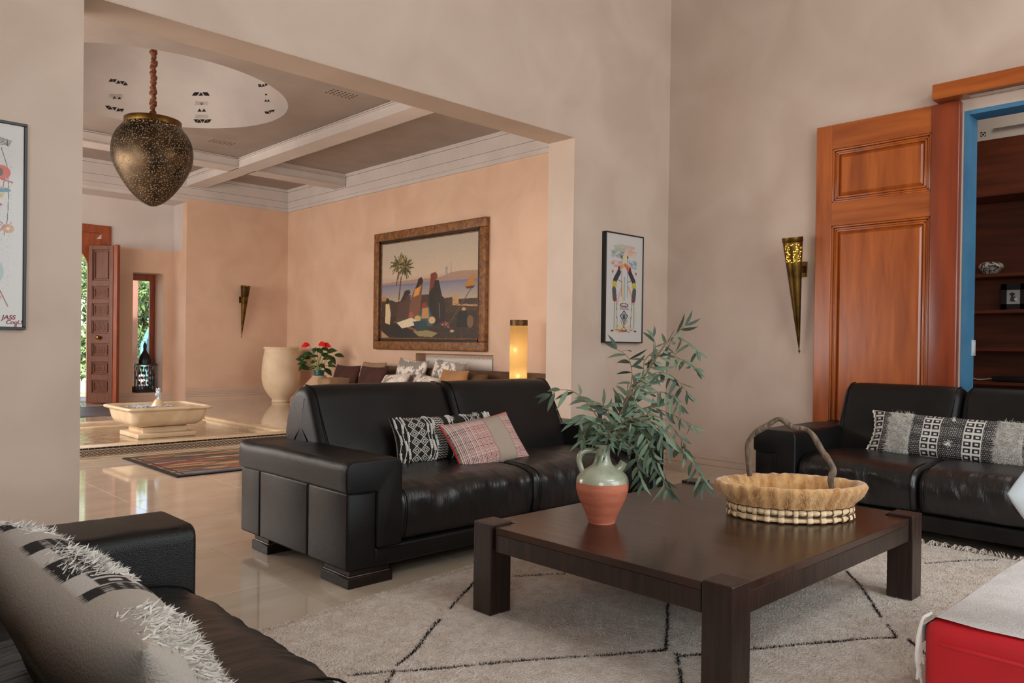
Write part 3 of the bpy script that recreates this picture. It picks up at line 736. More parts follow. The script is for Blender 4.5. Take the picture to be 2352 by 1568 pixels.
for sy_ in (-1, 1):
    for i in range(6):
        for j in range(5):
            x0 = -hw+.012+i*(2*hw-.024)/6; z0 = lz0+.01+j*(lz1-lz0-.02)/5
            if sy_ == 1 and (i+j) % 2: continue
            gm = lg[(i*3+j*2+(i*j) % 3) % 5]
            w_ = (2*hw-.024)/6; h_ = (lz1-lz0-.02)/5; cx_, cz_ = x0+w_/2, z0+h_/2; yv = sy_*hw*.6
            V = [(cx_-w_*.42, yv, cz_), (cx_, yv, cz_-h_*.45), (cx_+w_*.42, yv, cz_), (cx_, yv, cz_+h_*.45)]
            G().add(V+[(a, b-.004, c_) for a, b, c_ in V], [(0, 1, 2, 3), (7, 6, 5, 4), (0, 4, 5, 1), (1, 5, 6, 2), (2, 6, 7, 3), (3, 7, 4, 0)]).obj('glass_pane', gm, ln, smooth=False)
    g = G()
    for i in range(3):
        cx_ = -hw+.012+(i+.5)*(2*hw-.024)/3; w_ = (2*hw-.024)/6
        g.tube([(cx_-w_, sy_*hw*.6, .04), (cx_-w_, sy_*hw*.6, .36), (cx_-w_*.6, sy_*hw*.6, .46), (cx_, sy_*hw*.6, .51), (cx_+w_*.6, sy_*hw*.6, .46), (cx_+w_, sy_*hw*.6, .36), (cx_+w_, sy_*hw*.6, .04)], .006, 5)
    g.obj('tracery', m_device, ln)

# ------------------------------------------------------------------ pool with zellige kerb and fountain
PX0, PX1, PY0, PY1, PZ = 2.15, 4.62, 8.72, 11.5, .11
pool = thing('pool_kerb', 'raised cream marble pool kerb with black and white zellige face', 'pool', (3.38, 10.1, 0))
kw = .24
G().rbox(PX0, PX1, PY0, PY0+kw, 0, PZ, .006).obj('kerb_stone', m_marble2, pool, world=True)
G().rbox(PX1-.13, PX1, PY0+kw, PY1, 0, PZ, .006).obj('kerb_stone', m_marble2, pool, world=True)
G().rbox(PX1-.20, PX1-.15, PY0+kw, PY1-.2, 0, PZ-.03, .006).obj('kerb_ledge', m_marble2, pool, world=True)
G().rbox(PX0, PX1-.13, PY1-.2, PY1, 0, PZ, .006).obj('kerb_stone', m_marble2, pool, world=True)
G().rbox(PX0, PX1-.2, PY1-.42, PY1-.24, 0, PZ-.04, .006).obj('kerb_ledge', m_marble2, pool, world=True)
G().rbox(PX0, PX0+.2, PY0+kw, PY1-.2, 0, PZ, .006).obj('kerb_stone', m_marble2, pool, world=True)
# black tiles along the top of the face
btg = G().rbox(-.0265, .0265, -.006, 0, -.0085, .0085, .002, 1); btm = mesh('zellige_tile', btg.V, btg.F, False); btm.materials.append(m_blacktile)
n = int((PX1-PX0)/.056)
for k in range(n):
    link('zellige_tile', btm, None, pool, loc=Vector((PX0+.03+k*.056, PY0-.0005, PZ-.012))-pool.location)
c = Canvas(820, 26, 'b8a48c')
u = c.X*(PX1-PX0)/.05; 
zz_ = c.Y
for band0, band1 in ((.04, .42), (.44, .82)):
    b = (c.Y > band0) & (c.Y < band1); vv = (c.Y-band0)/(band1-band0)
    d = np.abs((u % 1)-.5)*2; e = np.abs(vv-.5)*2
    c.mix(b & (np.abs(d+e-1) < .28), '2a211e'); c.mix(b & ((d+e) < .35), '3a2e2a')
for y_ in (.02, .43, .84, .92): c.mix(np.abs(c.Y-y_) < .02, '8a7866')
c.plane('zellige_band', m_print, Vector((PX0, PY0-.004, PZ-.024))-pool.location, Vector((PX1, PY0-.004, PZ-.024))-pool.location, Vector((PX0, PY0-.004, .012))-pool.location, pool)
G().rbox(PX0, PX1, PY0-.02, PY0, 0, .012, .003).obj('plinth', m_marble2, pool, world=True)
wt = G().box(PX0+.1, PX1-.1, PY0+.1, PY1-.1, .015, .045).obj('pool_water', m_water); tag(wt, 'shallow rippled water inside the marble kerb round the fountain', 'water')
FC = Vector((3.42, 10.02))
ft = thing('fountain', 'cream marble square basin fountain on a stepped pedestal in the pool', 'fountain', (FC.x, FC.y, .045))
def sq(h0, h1, a, b, r=.01): return G().rbox(-a, a, -b, b, h0, h1, r, 2)
sq(0, .055, .33, .33).obj('pedestal_slab', m_marble2, ft)
sq(.055, .125, .255, .255).obj('pedestal_block', m_marble2, ft)
sq(.125, .165, .17, .17).obj('pedestal_neck', m_stain, ft)
# basin: lofted rounded squares
def sqring(a, rr, n=6):
    out = []
    for cx_, cy_, s0 in ((1, 1, 0), (-1, 1, 1), (-1, -1, 2), (1, -1, 3)):
        for k in range(n+1):
            t = PI/2*(s0+k/n); out.append((cx_*(a-rr)+rr*math.cos(t), cy_*(a-rr)+rr*math.sin(t)))
    return out
secs = [(.30, .10, .135), (.36, .11, .145), (.40, .11, .175), (.42, .10, .22), (.435, .07, .32), (.44, .05, .325), (.47, .05, .33), (.482, .05, .345), (.48, .05, .362), (.465, .05, .368), (.44, .05, .364), (.43, .05, .345), (.42, .05, .338)]
V = []; F = []; n = 28
for a, rr, z in secs: V += [(x, y, z) for x, y in sqring(a, rr)]
for i in range(len(secs)-1):
    for k in range(n): F.append((i*n+k, i*n+(k+1) % n, (i+1)*n+(k+1) % n, (i+1)*n+k))
F.append(tuple(range(n-1, -1, -1))); F.append(tuple((len(secs)-1)*n+k for k in range(n)))
G().add(V, F).obj('basin', m_marble2, ft, ang=30)
V = [(x, y, .352) for x, y in sqring(.44, .05)]; 
G().add(V, [tuple(range(n))]).obj('basin_water', m_water, ft, recalc=False)
G().lathe([(.075, .352), (.075, .358), (.035, .43), (.02, .435), (.0, .435)], 24).obj('nozzle_cone', m_marble2, ft)
g = G(); Rr = random.Random(4)
for k in range(70):
    t = Rr.random(); r0 = .008+.035*Rr.random()*(1-abs(t-.45)); a = Rr.random()*6.28
    s0 = .004+.007*Rr.random(); cx_, cy_, cz_ = r0*math.cos(a), r0*math.sin(a), .435+.13*t
    g.lathe([(0, -s0), (s0*.8, -s0*.5), (s0, 0), (s0*.8, s0*.7), (0, s0*1.4)], 6, (cx_, cy_, cz_))
g.tube(smoothpts([(0, 0, .43), (.004, .002, .48), (-.006, 0, .53), (.008, .004, .56)]), .010, 7)
g.obj('water_jet', m_foam, ft, kind='stuff')
g = G()
for k in range(160):
    a = Rr.random()*6.28; r0 = .06+.2*Rr.random(); cx_, cy_ = -.10+r0*math.cos(a), .0+r0*math.sin(a)*.8; s0 = .006+.012*Rr.random()
    g.lathe([(0, -s0*.4), (s0, 0), (0, s0*.5)], 6, (cx_, cy_, .354))
g.obj('water_bubbles', m_foam, ft, kind='stuff')

# grey stone mat before the entrance
mt = G().rbox(2.9, 4.35, 13.4, 15.3, .001, .012, .004).obj('entrance_mat', m_slate); tag(mt, 'dark grey stone-coloured mat on the floor before the entrance door', 'mat')

# small kilim-like carpet in the hall
c = Canvas(300, 210, '5a4a38')
R2 = np.random.RandomState(11)
for k in range(260):
    x, y = R2.rand(2); ww = .03+.12*R2.rand(); hh = .008+.02*R2.rand()
    col = ['8a3020', '96683c', 'b0906a', '3c3428', '565a34', '8a2418', 'c0a07c', '4a4450', '9a5a30'][R2.randint(9)]
    c.poly([(x-ww, y-hh*R2.rand()), (x, y-hh), (x+ww, y-hh*.2), (x+ww*.6, y+hh), (x-ww*.7, y+hh*.8)], col, .9)
for (x, y, rx, ry, col) in ((.62, .30, .1, .07, 'c02a22'), (.72, .27, .09, .05, 'd0402e'), (.52, .36, .07, .05, '8fa39a'), (.66, .33, .05, .02, 'e08a70'), (.6, .66, .06, .04, 'b02220'), (.86, .7, .08, .03, 'b82a26'), (.34, .35, .06, .03, 'b8a070')): c.ell(x, y, rx, ry, col, .9)
c.mix(c.Y > .86, '4c4a58', .75); c.mix((c.Y > .9) & (c.Y < .93), '8a8890', .7); c.mix(c.X < .02, '1c1814'); c.mix((c.X > .035) & (c.X < .045), '2a2420'); c.mix(c.Y > .985, '1c1814'); c.mix(c.Y < .01, '1c1814')
c.noise(.25, 3)
hr = thing('hall_rug', 'small patterned red and brown carpet lying behind the black sofa', 'rug', (3.6, 7.77, 0))
c.plane('pile', m_cloth, Vector((2.57, 8.5, .0125))-hr.location, Vector((4.75, 8.5, .0125))-hr.location, Vector((2.57, 7.05, .0125))-hr.location, hr)
G().rbox(2.565, 4.755, 7.045, 8.505, .0008, .012, .003).obj('backing', m_yarn, hr, world=True)

# ------------------------------------------------------------------ pendant lantern
PC = Vector((3.52, 10.6)); zt, zb = 4.06, 2.905; RR = .475
pend = thing('pendant_lantern', 'large egg-shaped pierced bronze lantern hanging from the dome', 'pendant lamp', (PC.x, PC.y, zb))
Hh = zt-zb
pr = [(0, 0), (.05, .008), (.13, .05), (.235, .15), (.33, .28), (.405, .41), (.455, .53), (.476, .64), (.472, .75), (.448, .85), (.408, .93), (.362, .99), (.330, 1.03)]
pr2 = []
for i in range(len(pr)-1):
    for k in range(3): t = k/3; pr2.append((pr[i][0]*(1-t)+pr[i+1][0]*t, pr[i][1]*(1-t)+pr[i+1][1]*t))
pr2.append(pr[-1]); sm = [Vector((a, b)) for a, b in pr]; sm = smoothpts([(a, b, 0) for a, b in pr], 4)
k_ = int(len(sm)*.86)
G().lathe([(max(v.x, 1e-4), v.y) for v in sm[:k_+1]], 64).obj('egg_body', m_perfe, pend)
G().lathe([(max(v.x*.93, 1e-4), v.y+.03) for v in sm[:-4]], 48).obj('added_glow_liner', m_glowliner, pend)  # added glowing shell behind the holes, not a part of the lantern
G().lathe([(v.x, v.y) for v in sm[k_:]], 64).obj('lace_collar', m_perflace, pend)
G().lathe([(.325, 1.01), (.335, 1.03), (.335, 1.09), (.325, 1.10), (.30, 1.10), (.30, 1.02)], 64).obj('rim_ring', m_brass, pend)
G().lathe([(.02, 1.13), (.3, 1.10), (.3, 1.09), (.02, 1.10)], 48).obj('top_plate', m_brassd, pend)
apex = ZCC+DH-zb
ch = G(); P = []; rad = []
for k in range(60):
    t = k/59; P.append((.008*math.sin(k*1.7), .008*math.cos(k*1.3), 1.1+(apex-1.1-.02)*t)); rad.append(.034+.006*math.sin(k*.9)+.007*math.sin(k*2.3)+.004*math.sin(k*5.1))
ch.tube(smoothpts(P, 2), [rad[min(int(i/2), 59)] for i in range(119)], 12).obj('cloth_wrapped_chain', m_rope, pend)
G().lathe([(.045, .4), (.06, .45), (.045, .52), (0, .54)], 16).obj('bulb', M('pendant_bulb', 'ffe8c0', emit='ffdca0', estr=14), pend)
light('pendant_glow', 'POINT', (PC.x, PC.y, zb+.62), (0, 0, 0), 14, (1, .8, .55), .06)

# ------------------------------------------------------------------ wall sconces
def sconce(loc, rot, label, lit, H=.95, r=.083):
    """local: wall plane at y=0 behind, room toward -y"""
    t = thing('wall_sconce', label, 'wall lamp', loc, rot)
    tilt = Matrix.Translation((0, -.04, -H*.72)) @ Matrix.Rotation(math.radians(9), 4, 'X')
    k = .78
    G().lathe([(.003, 0), (.012, .08), (r*.80, H*k)], 24).xf(tilt).obj('cone', m_brass, t)
    G().lathe([(r*.80, H*k), (r*.97, H*.955)], 28).xf(tilt).obj('pierced_collar', m_perf if lit else m_brassd, t)
    G().lathe([(r*.97, H*.955), (r*1.02, H*.96), (r*1.03, H), (r*.97, H), (r*.93, H*.96)], 28).xf(tilt).obj('rim', m_brass, t)
    if lit: G().lathe([(0, H*.70), (r*.72, H*.79), (r*.84, H*.94), (0, H*.94)], 20).xf(tilt).obj('glow_glass', m_glow, t)
    G().lathe([(0, -.035), (.006, -.03), (.004, -.02), (.012, -.012), (.004, -.004), (.004, .01)], 10).xf(tilt).obj('finial', m_brass, t)
    G().rbox(-.045, .045, -.012, 0, -.065, .065, .003).obj('back_plate', m_brass, t, smooth=False)
    G().rbox(-.006, .006, -.06, -.01, -.03, .03, .003).obj('bracket', m_brass, t, smooth=False)
    return t
sconce((XB-.001, 3.14, 1.875), (0, 0, PI/2), 'lit brass cone wall sconce with pierced top beside the wooden door', True)
bpy.data.objects['wall_sconce'].rotation_euler = (0, 0, -PI/2)
sconce((6.92, YD-.001, 2.04), (0, 0, 0), 'unlit brass cone wall sconce on the far hall wall', False, H=1.03, r=.09)

# ------------------------------------------------------------------ pictures
def frame4(t, x0, x1, y0, y1, z0, z1, w, mat, mid, name='frame'):
    """frame in the y=const plane (x0..x1) or x=const plane (when x0==x1 given as thickness)"""
# large oil painting on the hall wall
pt = thing('oil_painting', 'large framed oil painting of figures and palms by the water, above the beige sofa', 'painting', (XC-.03, 10.65, 1.08))
y0, y1, z0, z1, fw_ = 9.10, 12.19, 1.085, 3.165, .15
xa, xb2 = XC-.085, XC-.001
for (a, b, c_, d) in ((y0, y1, z1-fw_, z1), (y0, y1, z0, z0+fw_), (y0, y0+fw_, z0+fw_, z1-fw_), (y1-fw_, y1, z0+fw_, z1-fw_)):
    G().rbox(xa, xb2, a, b, c_, d, .018, 3).obj('frame_bar', m_gilt, pt, world=True)
i1 = fw_; 
for (a, b, c_, d) in ((y0+i1, y1-i1, z1-i1-.035, z1-i1), (y0+i1, y1-i1, z0+i1, z0+i1+.035), (y0+i1, y0+i1+.045, z0+i1, z1-i1), (y1-i1-.045, y1-i1, z0+i1, z1-i1)):
    G().box(xa+.03, xb2, a, b, c_, d).obj('dark_slip', m_giltd, pt, world=True, smooth=False)
i2 = i1+.04
for (a, b, c_, d) in ((y0+i2, y1-i2, z1-i2-.02, z1-i2), (y0+i2, y1-i2, z0+i2, z0+i2+.02), (y0+i2, y0+i2+.025, z0+i2, z1-i2), (y1-i2-.025, y1-i2, z0+i2, z1-i2)):
    G().rbox(xa+.035, xb2, a, b, c_, d, .005, 1).obj('gilt_liner', m_gilt, pt, world=True)
c = Canvas(300, 250, '3a2a1e')
c.vgrad(0, .36, 'a89c8c', 'bba58e'); c.vgrad(.36, .47, 'b8a08c', '9c8a88')
c.poly([(0, .42), (.35, .40), (.62, .40), (.75, .36), (.85, .35), (1, .36), (1, .44), (0, .46)], '94725e', .8)
c.vgrad(.44, .62, '6f7288', 'a8957e')
c.mix((c.Y > .435) & (c.Y < .46), '6a6c84', .6)
c.poly([(.69, .37), (.70, .28), (.71, .37)], '8a8484'); c.poly([(.74, .37), (.745, .24), (.75, .37)], '8a8484'); c.ell(.70, .32, .012, .02, '8a8484')
c.line([(.20, .60), (.225, .36)], .006, '4c3420', asp=.83); c.line([(.17, .45), (.195, .30)], .005, '4c3420', asp=.83)
Rp = np.random.RandomState(2)
for cx_, cy_, sc_ in ((.20, .22, .1), (.27, .25, .09)):
    for k in range(60):
        a = Rp.rand()*2*PI; l = sc_*(.5+.7*Rp.rand()); c.line([(cx_, cy_), (cx_+l*math.cos(a)*.9, cy_+l*math.sin(a)*1.2+.02)], .004, ['3c4024', '55502c', '2e3018', '8a7440'][Rp.randint(4)], asp=.83)
# parapet and ground
c.poly([(0, .60), (.12, .60), (.16, .62), (.38, .61), (.40, .56), (.52, .56), (.54, .62), (.76, .60), (.76, .68), (1, .70), (1, 1), (0, 1)], '3d2a1b')
c.poly([(0, .56), (.06, .56), (.06, .61), (0, .61)], 'a87642'); c.poly([(.76, .58), (.82, .58), (.82, .67), (1, .68), (1, .70), (.76, .68)], 'b08a5c')
c.poly([(0, .78), (1, .74), (1, 1), (0, 1)], '2e2016'); 
for k in range(900):
    x, y = Rp.rand(), .62+.38*Rp.rand(); c.ell(x, y, .012*Rp.rand()+.002, .005, ['4a3420', '281a10', '5a4228', '33241a', '3e3020'][Rp.randint(5)], .5)
# carpets on the ground
c.poly([(.12, .86), (.32, .84), (.55, .98), (.2, 1.0), (.0, .94)], '1d1412'); c.line([(.16, .83), (.34, .9), (.56, .985)], .008, '7a4a34', asp=.83)
c.poly([(.36, .93), (.45, .90), (.62, .95), (.56, .99), (.42, .98)], '8a7a52'); c.poly([(.0, .92), (.1, 1), (0, 1)], 'a0805a')
# figures (generic robed silhouettes)
def fig(x, y, h, w, col, head='2a1a12', lean=0, scarf=None):
    c.poly([(x-w*.45, y), (x-w*.35+lean*.4, y-h*.6), (x-w*.22+lean*.8, y-h*.84), (x+w*.22+lean*.9, y-h*.84), (x+w*.38+lean*.5, y-h*.5), (x+w*.5, y)], col)
    c.ell(x+lean, y-h*.91, w*.17, h*.075, head)
    if scarf: c.poly([(x-w*.2+lean, y-h*.97), (x+w*.1+lean, y-h), (x-w*.05+lean*.8, y-h*.72), (x-w*.3+lean*.6, y-h*.62)], scarf)
fig(.07, .93, .36, .10, '2c1d16', lean=.0); c.poly([(.045, .84), (.05, .64), (.09, .63), (.11, .74), (.10, .86)], 'c8b088'); c.ell(.075, .61, .018, .03, '20140e')
fig(.24, .84, .34, .17, '4a3028', lean=.06, scarf='2c1e1a'); fig(.35, .86, .48, .13, '6e4632', lean=.09, scarf='1e1410'); c.poly([(.38, .50), (.44, .47), (.42, .56), (.36, .58)], 'c8863c')
fig(.60, .86, .52, .19, '1c1513', lean=-.02, head='6a3c24', scarf='6a2c1c'); c.poly([(.58, .53), (.68, .60), (.70, .78), (.60, .74)], '241a17')
c.line([(.63, .66), (.64, .80)], .005, '5c5048', asp=.83)
fig(.49, .88, .24, .16, '34505a', head='5a3020', scarf='8a2c20'); c.poly([(.46, .70), (.52, .69), (.53, .80), (.45, .80)], 'b08048'); c.ell(.41, .80, .035, .03, 'b89a60'); c.ell(.56, .82, .035, .035, 'c0a070')
c.poly([(.18, .84), (.34, .79), (.40, .82), (.38, .87), (.24, .90)], 'cfc0a2'); c.ell(.34, .76, .02, .03, 'a05038')
c.poly([(.36, .83), (.50, .82), (.52, .92), (.40, .93)], '22393c')
c.poly([(.82, .74), (.90, .74), (.91, .89), (.80, .89)], '14100e'); c.ell(.93, .84, .03, .06, '6e5038'); c.ell(.87, .72, .02, .015, 'b0906a')
c.line([(.94, .52), (.72, .88)], .004, '5a4630', asp=.83); c.poly([(.87, .50), (.95, .38), (.97, .49), (.90, .52)], 'a8702c'); c.poly([(.88, .51), (.97, .50), (.95, .53), (.90, .53)], '4a2c20')
for k in range(30): c.ell(.62+.12*Rp.rand(), .84+.06*Rp.rand(), .008, .006, ['8a2c28', '6a3a48', 'a8866a', '3c3040'][Rp.randint(4)])
c.ell(.76, .93, .02, .012, 'b89868'); c.noise(.10, 8)
i3 = i2+.015
c.plane('canvas', m_canvas, Vector((xa+.045, y1-i3, z1-i3))-pt.location, Vector((xa+.045, y0+i3, z1-i3))-pt.location, Vector((xa+.045, y1-i3, z0+i3))-pt.location, pt)

# narrow print between opening and corner
def picture(name, label, x0, x1, z0, z1, bw, paint, w, h, dep=.05):
    t = thing(name, label, 'picture', ((x0+x1)/2, YA-.02, z0))
    for (a, b, c_, d) in ((x0, x1, z1-bw, z1), (x0, x1, z0, z0+bw), (x0, x0+bw, z0+bw, z1-bw), (x1-bw, x1, z0+bw, z1-bw)):
        G().rbox(a, b, YA-dep, YA-.001, c_, d, .002, 1).obj('frame_bar', m_black, t, world=True, smooth=False)
    c = Canvas(w, h, 'c4bdb8'); paint(c)
    c.plane('print', m_print, Vector((x0+bw, YA-dep+.008, z1-bw))-t.location, Vector((x1-bw, YA-dep+.008, z1-bw))-t.location, Vector((x0+bw, YA-dep+.008, z0+bw))-t.location, t)
    G().box(x0+bw, x1-bw, YA-dep+.01, YA-.003, z0+bw, z1-bw).obj('backing', m_black, t, world=True, smooth=False)
    return t
def paint1(c):
    A_ = 1.85; R_ = np.random.RandomState(6)
    def blob(x, y, rx, ry, col, n=40):
        for k in range(n): c.ell(x+(R_.rand()-.5)*2*rx, y+(R_.rand()-.5)*2*ry, rx*.35*R_.rand()+.005, ry*.3*R_.rand()+.004, col, .35)
    for a in ((.35, .14, .14, .03, '8c9688'), (.6, .13, .16, .03, 'c88a80'), (.3, .19, .16, .03, '6a7a80'), (.7, .17, .14, .03, 'cf9a80'), (.5, .11, .2, .02, 'b0a890'), (.28, .28, .12, .03, 'c86a6a'), (.72, .27, .12, .035, '4f7c90'), (.5, .22, .05, .04, 'd0c060')): blob(*a)
    c.line([(.62, .31), (.52, .28), (.40, .30)], .035, 'd09050', .8, A_); c.line([(.52, .28), (.66, .36), (.70, .40)], .03, 'c85038', .8, A_)
    for pts, col in (([(.42, .50), (.36, .56), (.30, .66)], 'c8889a'), ([(.60, .48), (.70, .56), (.74, .64)], 'c08a50'), ([(.5, .40), (.5, .60)], '6a9ab0'), ([(.26, .6), (.24, .8), (.3, .88)], 'a8b880'), ([(.78, .6), (.8, .8), (.76, .88)], 'a8b880'), ([(.44, .44), (.46, .62)], 'd0b050')): c.line(pts, .022, col, .7, A_)
    for sx_ in (-1, 1):
        ox = .5+sx_*.2
        c.line([(.5+sx_*.08, .20), (.5+sx_*.08, .58)], .006, '3a2a2a', 1, A_); c.ell(.5+sx_*.08, .205, .02, .012, '1c1412')
        c.ell(ox-sx_*.05, .32, .035, .025, '8c1c20'); c.line([(ox-sx_*.05, .35), (ox+sx_*.06, .43), (ox+sx_*.08, .48)], .05, '2c2a34', 1, A_)
        c.line([(ox+sx_*.07, .47), (ox+sx_*.07, .475)], .06, 'b8a840', 1, A_); c.line([(ox+sx_*.08, .52), (ox+sx_*.06, .60)], .055, '4a4a50', 1, A_); c.line([(ox+sx_*.02, .61), (ox+sx_*.1, .61)], .015, '8a2030', 1, A_)
        c.line([(ox+sx_*.07, .62), (ox+sx_*.07, .90), (ox+sx_*.13, .90)], .006, '302a2c', 1, A_); c.line([(ox+sx_*.01, .62), (ox-sx_*.02, .89), (ox+sx_*.03, .89)], .006, '302a2c', 1, A_)
        c.ell(ox+sx_*.12, .35, .02, .015, 'a02c2c'); c.line([(.5+sx_*.08, .44), (.5+sx_*.2, .42)], .006, '2c2424', 1, A_)
        c.ell(ox+sx_*.12, .90, .035, .008, '1c1616')
    c.poly([(.39, .655), (.61, .655), (.62, .69), (.55, .71), (.45, .71), (.38, .69)], 'c8b8b4'); c.ell(.5, .655, .115, .017, '2c2424'); c.ell(.5, .655, .09, .010, 'c0b8b4')
    for k in range(7): c.line([(.39+k*.035, .665), (.41+k*.035, .70)], .006, '3a2a30', 1, A_)
    c.line([(.5, .71), (.40, .76), (.5, .82), (.6, .76), (.5, .71)], .010, '20181a', 1, A_); c.ell(.5, .765, .05, .03, '3c6a70'); c.ell(.5, .77, .02, .012, '181418')
    c.line([(.41, .80), (.48, .86), (.59, .80)], .006, '20181a', 1, A_); c.line([(.5, .82), (.5, .86)], .02, '6a5a5c', 1, A_)
    c.line([(.5, .86), (.42, .90), (.58, .90), (.5, .86)], .010, '2a1c18', 1, A_)
    for a in ((.5, .90, .22, .015, 'b05a50'), (.45, .86, .14, .015, 'd0b040'), (.3, .92, .12, .01, 'cfc080'), (.7, .87, .1, .012, 'c8a8a0')): blob(*a, n=30)
    c.noise(.02, 1)
picture('framed_print', 'narrow black-framed colourful print of drummers hanging left of the room corner', 5.285, 5.83, 1.229, 2.223, .012, paint1, 110, 210)
def paint2(c):
    A_ = 1.85; R_ = np.random.RandomState(9)
    T = lambda x: .793+(x-.6)*.45
    def L(P, w, col): c.line([(T(x), y) for x, y in P], w, col, 1, A_)
    def E(x, y, rx, ry, col, al=1): c.ell(T(x), y, rx*.45, ry, col, al)
    for k in range(900):
        E(.2+.66*R_.rand(), .10+.72*R_.rand(), .010*R_.rand()+.003, .002, ['b07a78', '8a8078', 'b0a090', '9a8a98'][R_.randint(4)], .5)
    for q in range(5): L([(.6, .07+q*.008), (.84-.01*q, .082+q*.006)], .0035, '1c1a1e')
    L([(.66, .12), (.76, .20), (.80, .32), (.78, .47), (.72, .55)], .003, '2a2226')
    E(.66, .24, .17, .035, 'c0503c'); L([(.60, .27), (.86, .285)], .007, 'b02830'); E(.64, .24, .06, .02, '5a3a34'); L([(.72, .27), (.70, .31)], .004, 'a02830')
    c.poly([(T(.5), .32), (T(.80), .318), (T(.84), .325), (T(.80), .335), (T(.5), .345)], '4a7c8a'); L([(.6, .31), (.8, .32)], .003, '8c1c24'); E(.62, .355, .09, .012, 'b8a040'); E(.64, .40, .05, .006, 'a01c28')
    E(.84, .485, .018, .004, 'c86080'); E(.85, .53, .02, .005, 'c86080', .6)
    for rr_ in (.10, .075, .05): L([(.79+rr_*math.cos(a), .515+rr_*.20*math.sin(a)) for a in np.linspace(0, 6.28, 16)], .004, 'c07830')
    L([(.60, .47), (.74, .505), (.60, .545)], .003, '7a3020'); L([(.60, .48), (.70, .51), (.60, .535)], .0025, '8c2c24')
    E(.56, .73, .16, .06, '90a8a8', .8); L([(.58, .78), (.80, .90)], .005, '8a4030'); E(.60, .87, .07, .015, 'c08030', .8); L([(.58, .80), (.68, .86)], .004, 'b86848')
    c.noise(.02, 1)
pa2 = picture('framed_print', 'black-framed abstract print cut by the left picture edge on the pink wall', .376, .921, 1.24, 2.25, .014, paint2, 300, 300, dep=.03)
m_ink = M('red_ink', '8a1c34', rough=.5)
for k, (txt, x_, z_, s_) in enumerate((('JASS', .822, 1.290, .030), ('CooL!', .838, 1.268, .026), ('JL', .872, 1.252, .022))):
    fc = bpy.data.curves.new('signature', 'FONT'); fc.body = txt; fc.size = s_; fc.extrude = .0004; fc.offset = .0006; fc.shear = .2
    o = bpy.data.objects.new('ink', fc); me = bpy.data.meshes.new_from_object(o); bpy.data.objects.remove(o); o = link('signature', me, m_ink, pa2)
    if not me.materials or me.materials[0] is None: me.materials.clear(); me.materials.append(m_ink)
    o.location = Vector((x_, YA-.0235, z_))-pa2.location; o.rotation_euler = (PI/2, 0, 0)

# ------------------------------------------------------------------ hall furniture
ur = px(647, 921, 'z', 0)
urn = thing('clay_urn', 'big cream clay urn with a beaded rim standing in the hall corner', 'urn', (7.30, 14.62, 0))
up = [(0, 0), (.165, 0), (.178, .02), (.168, .045), (.175, .065), (.228, .125), (.28, .20), (.322, .28), (.352, .37), (.364, .46), (.366, .60), (.36, .74), (.343, .86), (.325, .97), (.312, 1.03), (.318, 1.05), (.318, 1.08), (.30, 1.085), (.29, 1.05), (.26, .95), (.1, .85), (0, .84)]
G().lathe(up, 48).obj('body', m_urn, urn)
for z, r in ((.475, .363), (.965, .326)):
    g = G()
    for k in range(64):
        a = 2*PI*k/64; g.lathe([(0, -.009), (.008, 0), (0, .009)], 6, (r*math.cos(a), r*math.sin(a), z))
    g.obj('beaded_band', m_urn, urn, kind='stuff')
G().lathe([(.30, 1.045), (.335, 1.055), (.34, 1.075), (.33, 1.09), (.30, 1.088)], 48).obj('rim', m_urn, urn)
G().tube([(.30*math.cos(-.75)+.03*math.cos(a)*math.cos(-.75), .30*math.sin(-.75)+.03*math.cos(a)*math.sin(-.75), 1.0+.035*math.sin(a)) for a in np.linspace(0, 2*PI, 13)[:-1]], .011, 8, closed=True).obj('lug_handle', m_urn, urn)

sp_ = px(733, 862, 'x', 7.35)
st = thing('clay_stand', 'conical pale clay jar used as a plant stand beside the beige sofa', 'plant stand', (7.35, sp_.y, 0))
stz = sp_.z
G().lathe([(0, 0), (.26, 0), (.36, .08), (.38, stz*.35), (.30, stz*.62), (.17, stz*.88), (.125, stz*.97), (.13, stz), (0, stz)], 36).obj('body', m_stool, st)
an = thing('anthurium', 'red-flowered anthurium in a small dark green glazed pot on the clay stand', 'potted plant', (7.35, sp_.y, stz))
G().lathe([(0, 0), (.085, 0), (.095, .03), (.095, .06), (.105, .065), (.11, .10), (.095, .10), (.09, .08), (0, .08)], 28).obj('pot', m_gpot, an)
def heart(L, Wd):
    V = []; F = []; n = 7
    for i in range(n+1):
        t = i/n; w = Wd*math.sin(PI*min(t*.95+.08, 1))**.8*(1-t*.35); z = .12*L*math.sin(t*PI)-.10*L*t*t
        V += [(-w, t*L-.12*L*(abs(1)*(t < .1)), z+.10*w), (0, t*L, z), (w, t*L-.12*L*(t < .1), z+.10*w)]
    V[-3] = V[-1] = V[-2]
    for i in range(n):
        for k in range(2): F.append((3*i+k, 3*i+k+1, 3*i+4+k, 3*i+3+k))
    return V, F
hV, hF = heart(.18, .062); hm = mesh('leaf', hV, hF); hm.materials.append(m_alf)
sV, sF = heart(.16, .062); smh = mesh('flower', sV, sF); smh.materials.append(m_ared)
Ra = random.Random(12)
camdir = Vector((RT.x, RT.y, 0)).normalized()
ptsA = [(-.26, .19), (-.30, .28), (-.17, .33), (-.12, .42), (-.20, .42), (-.05, .50), (.02, .49), (.09, .50), (.18, .44), (.22, .36), (.27, .385), (.12, .30), (.14, .18), (-.15, .12), (-.08, .15), (.10, .12), (.05, .40), (-.02, .36), (.17, .26), (-.22, .23), (.03, .2), (-.1, .27)]
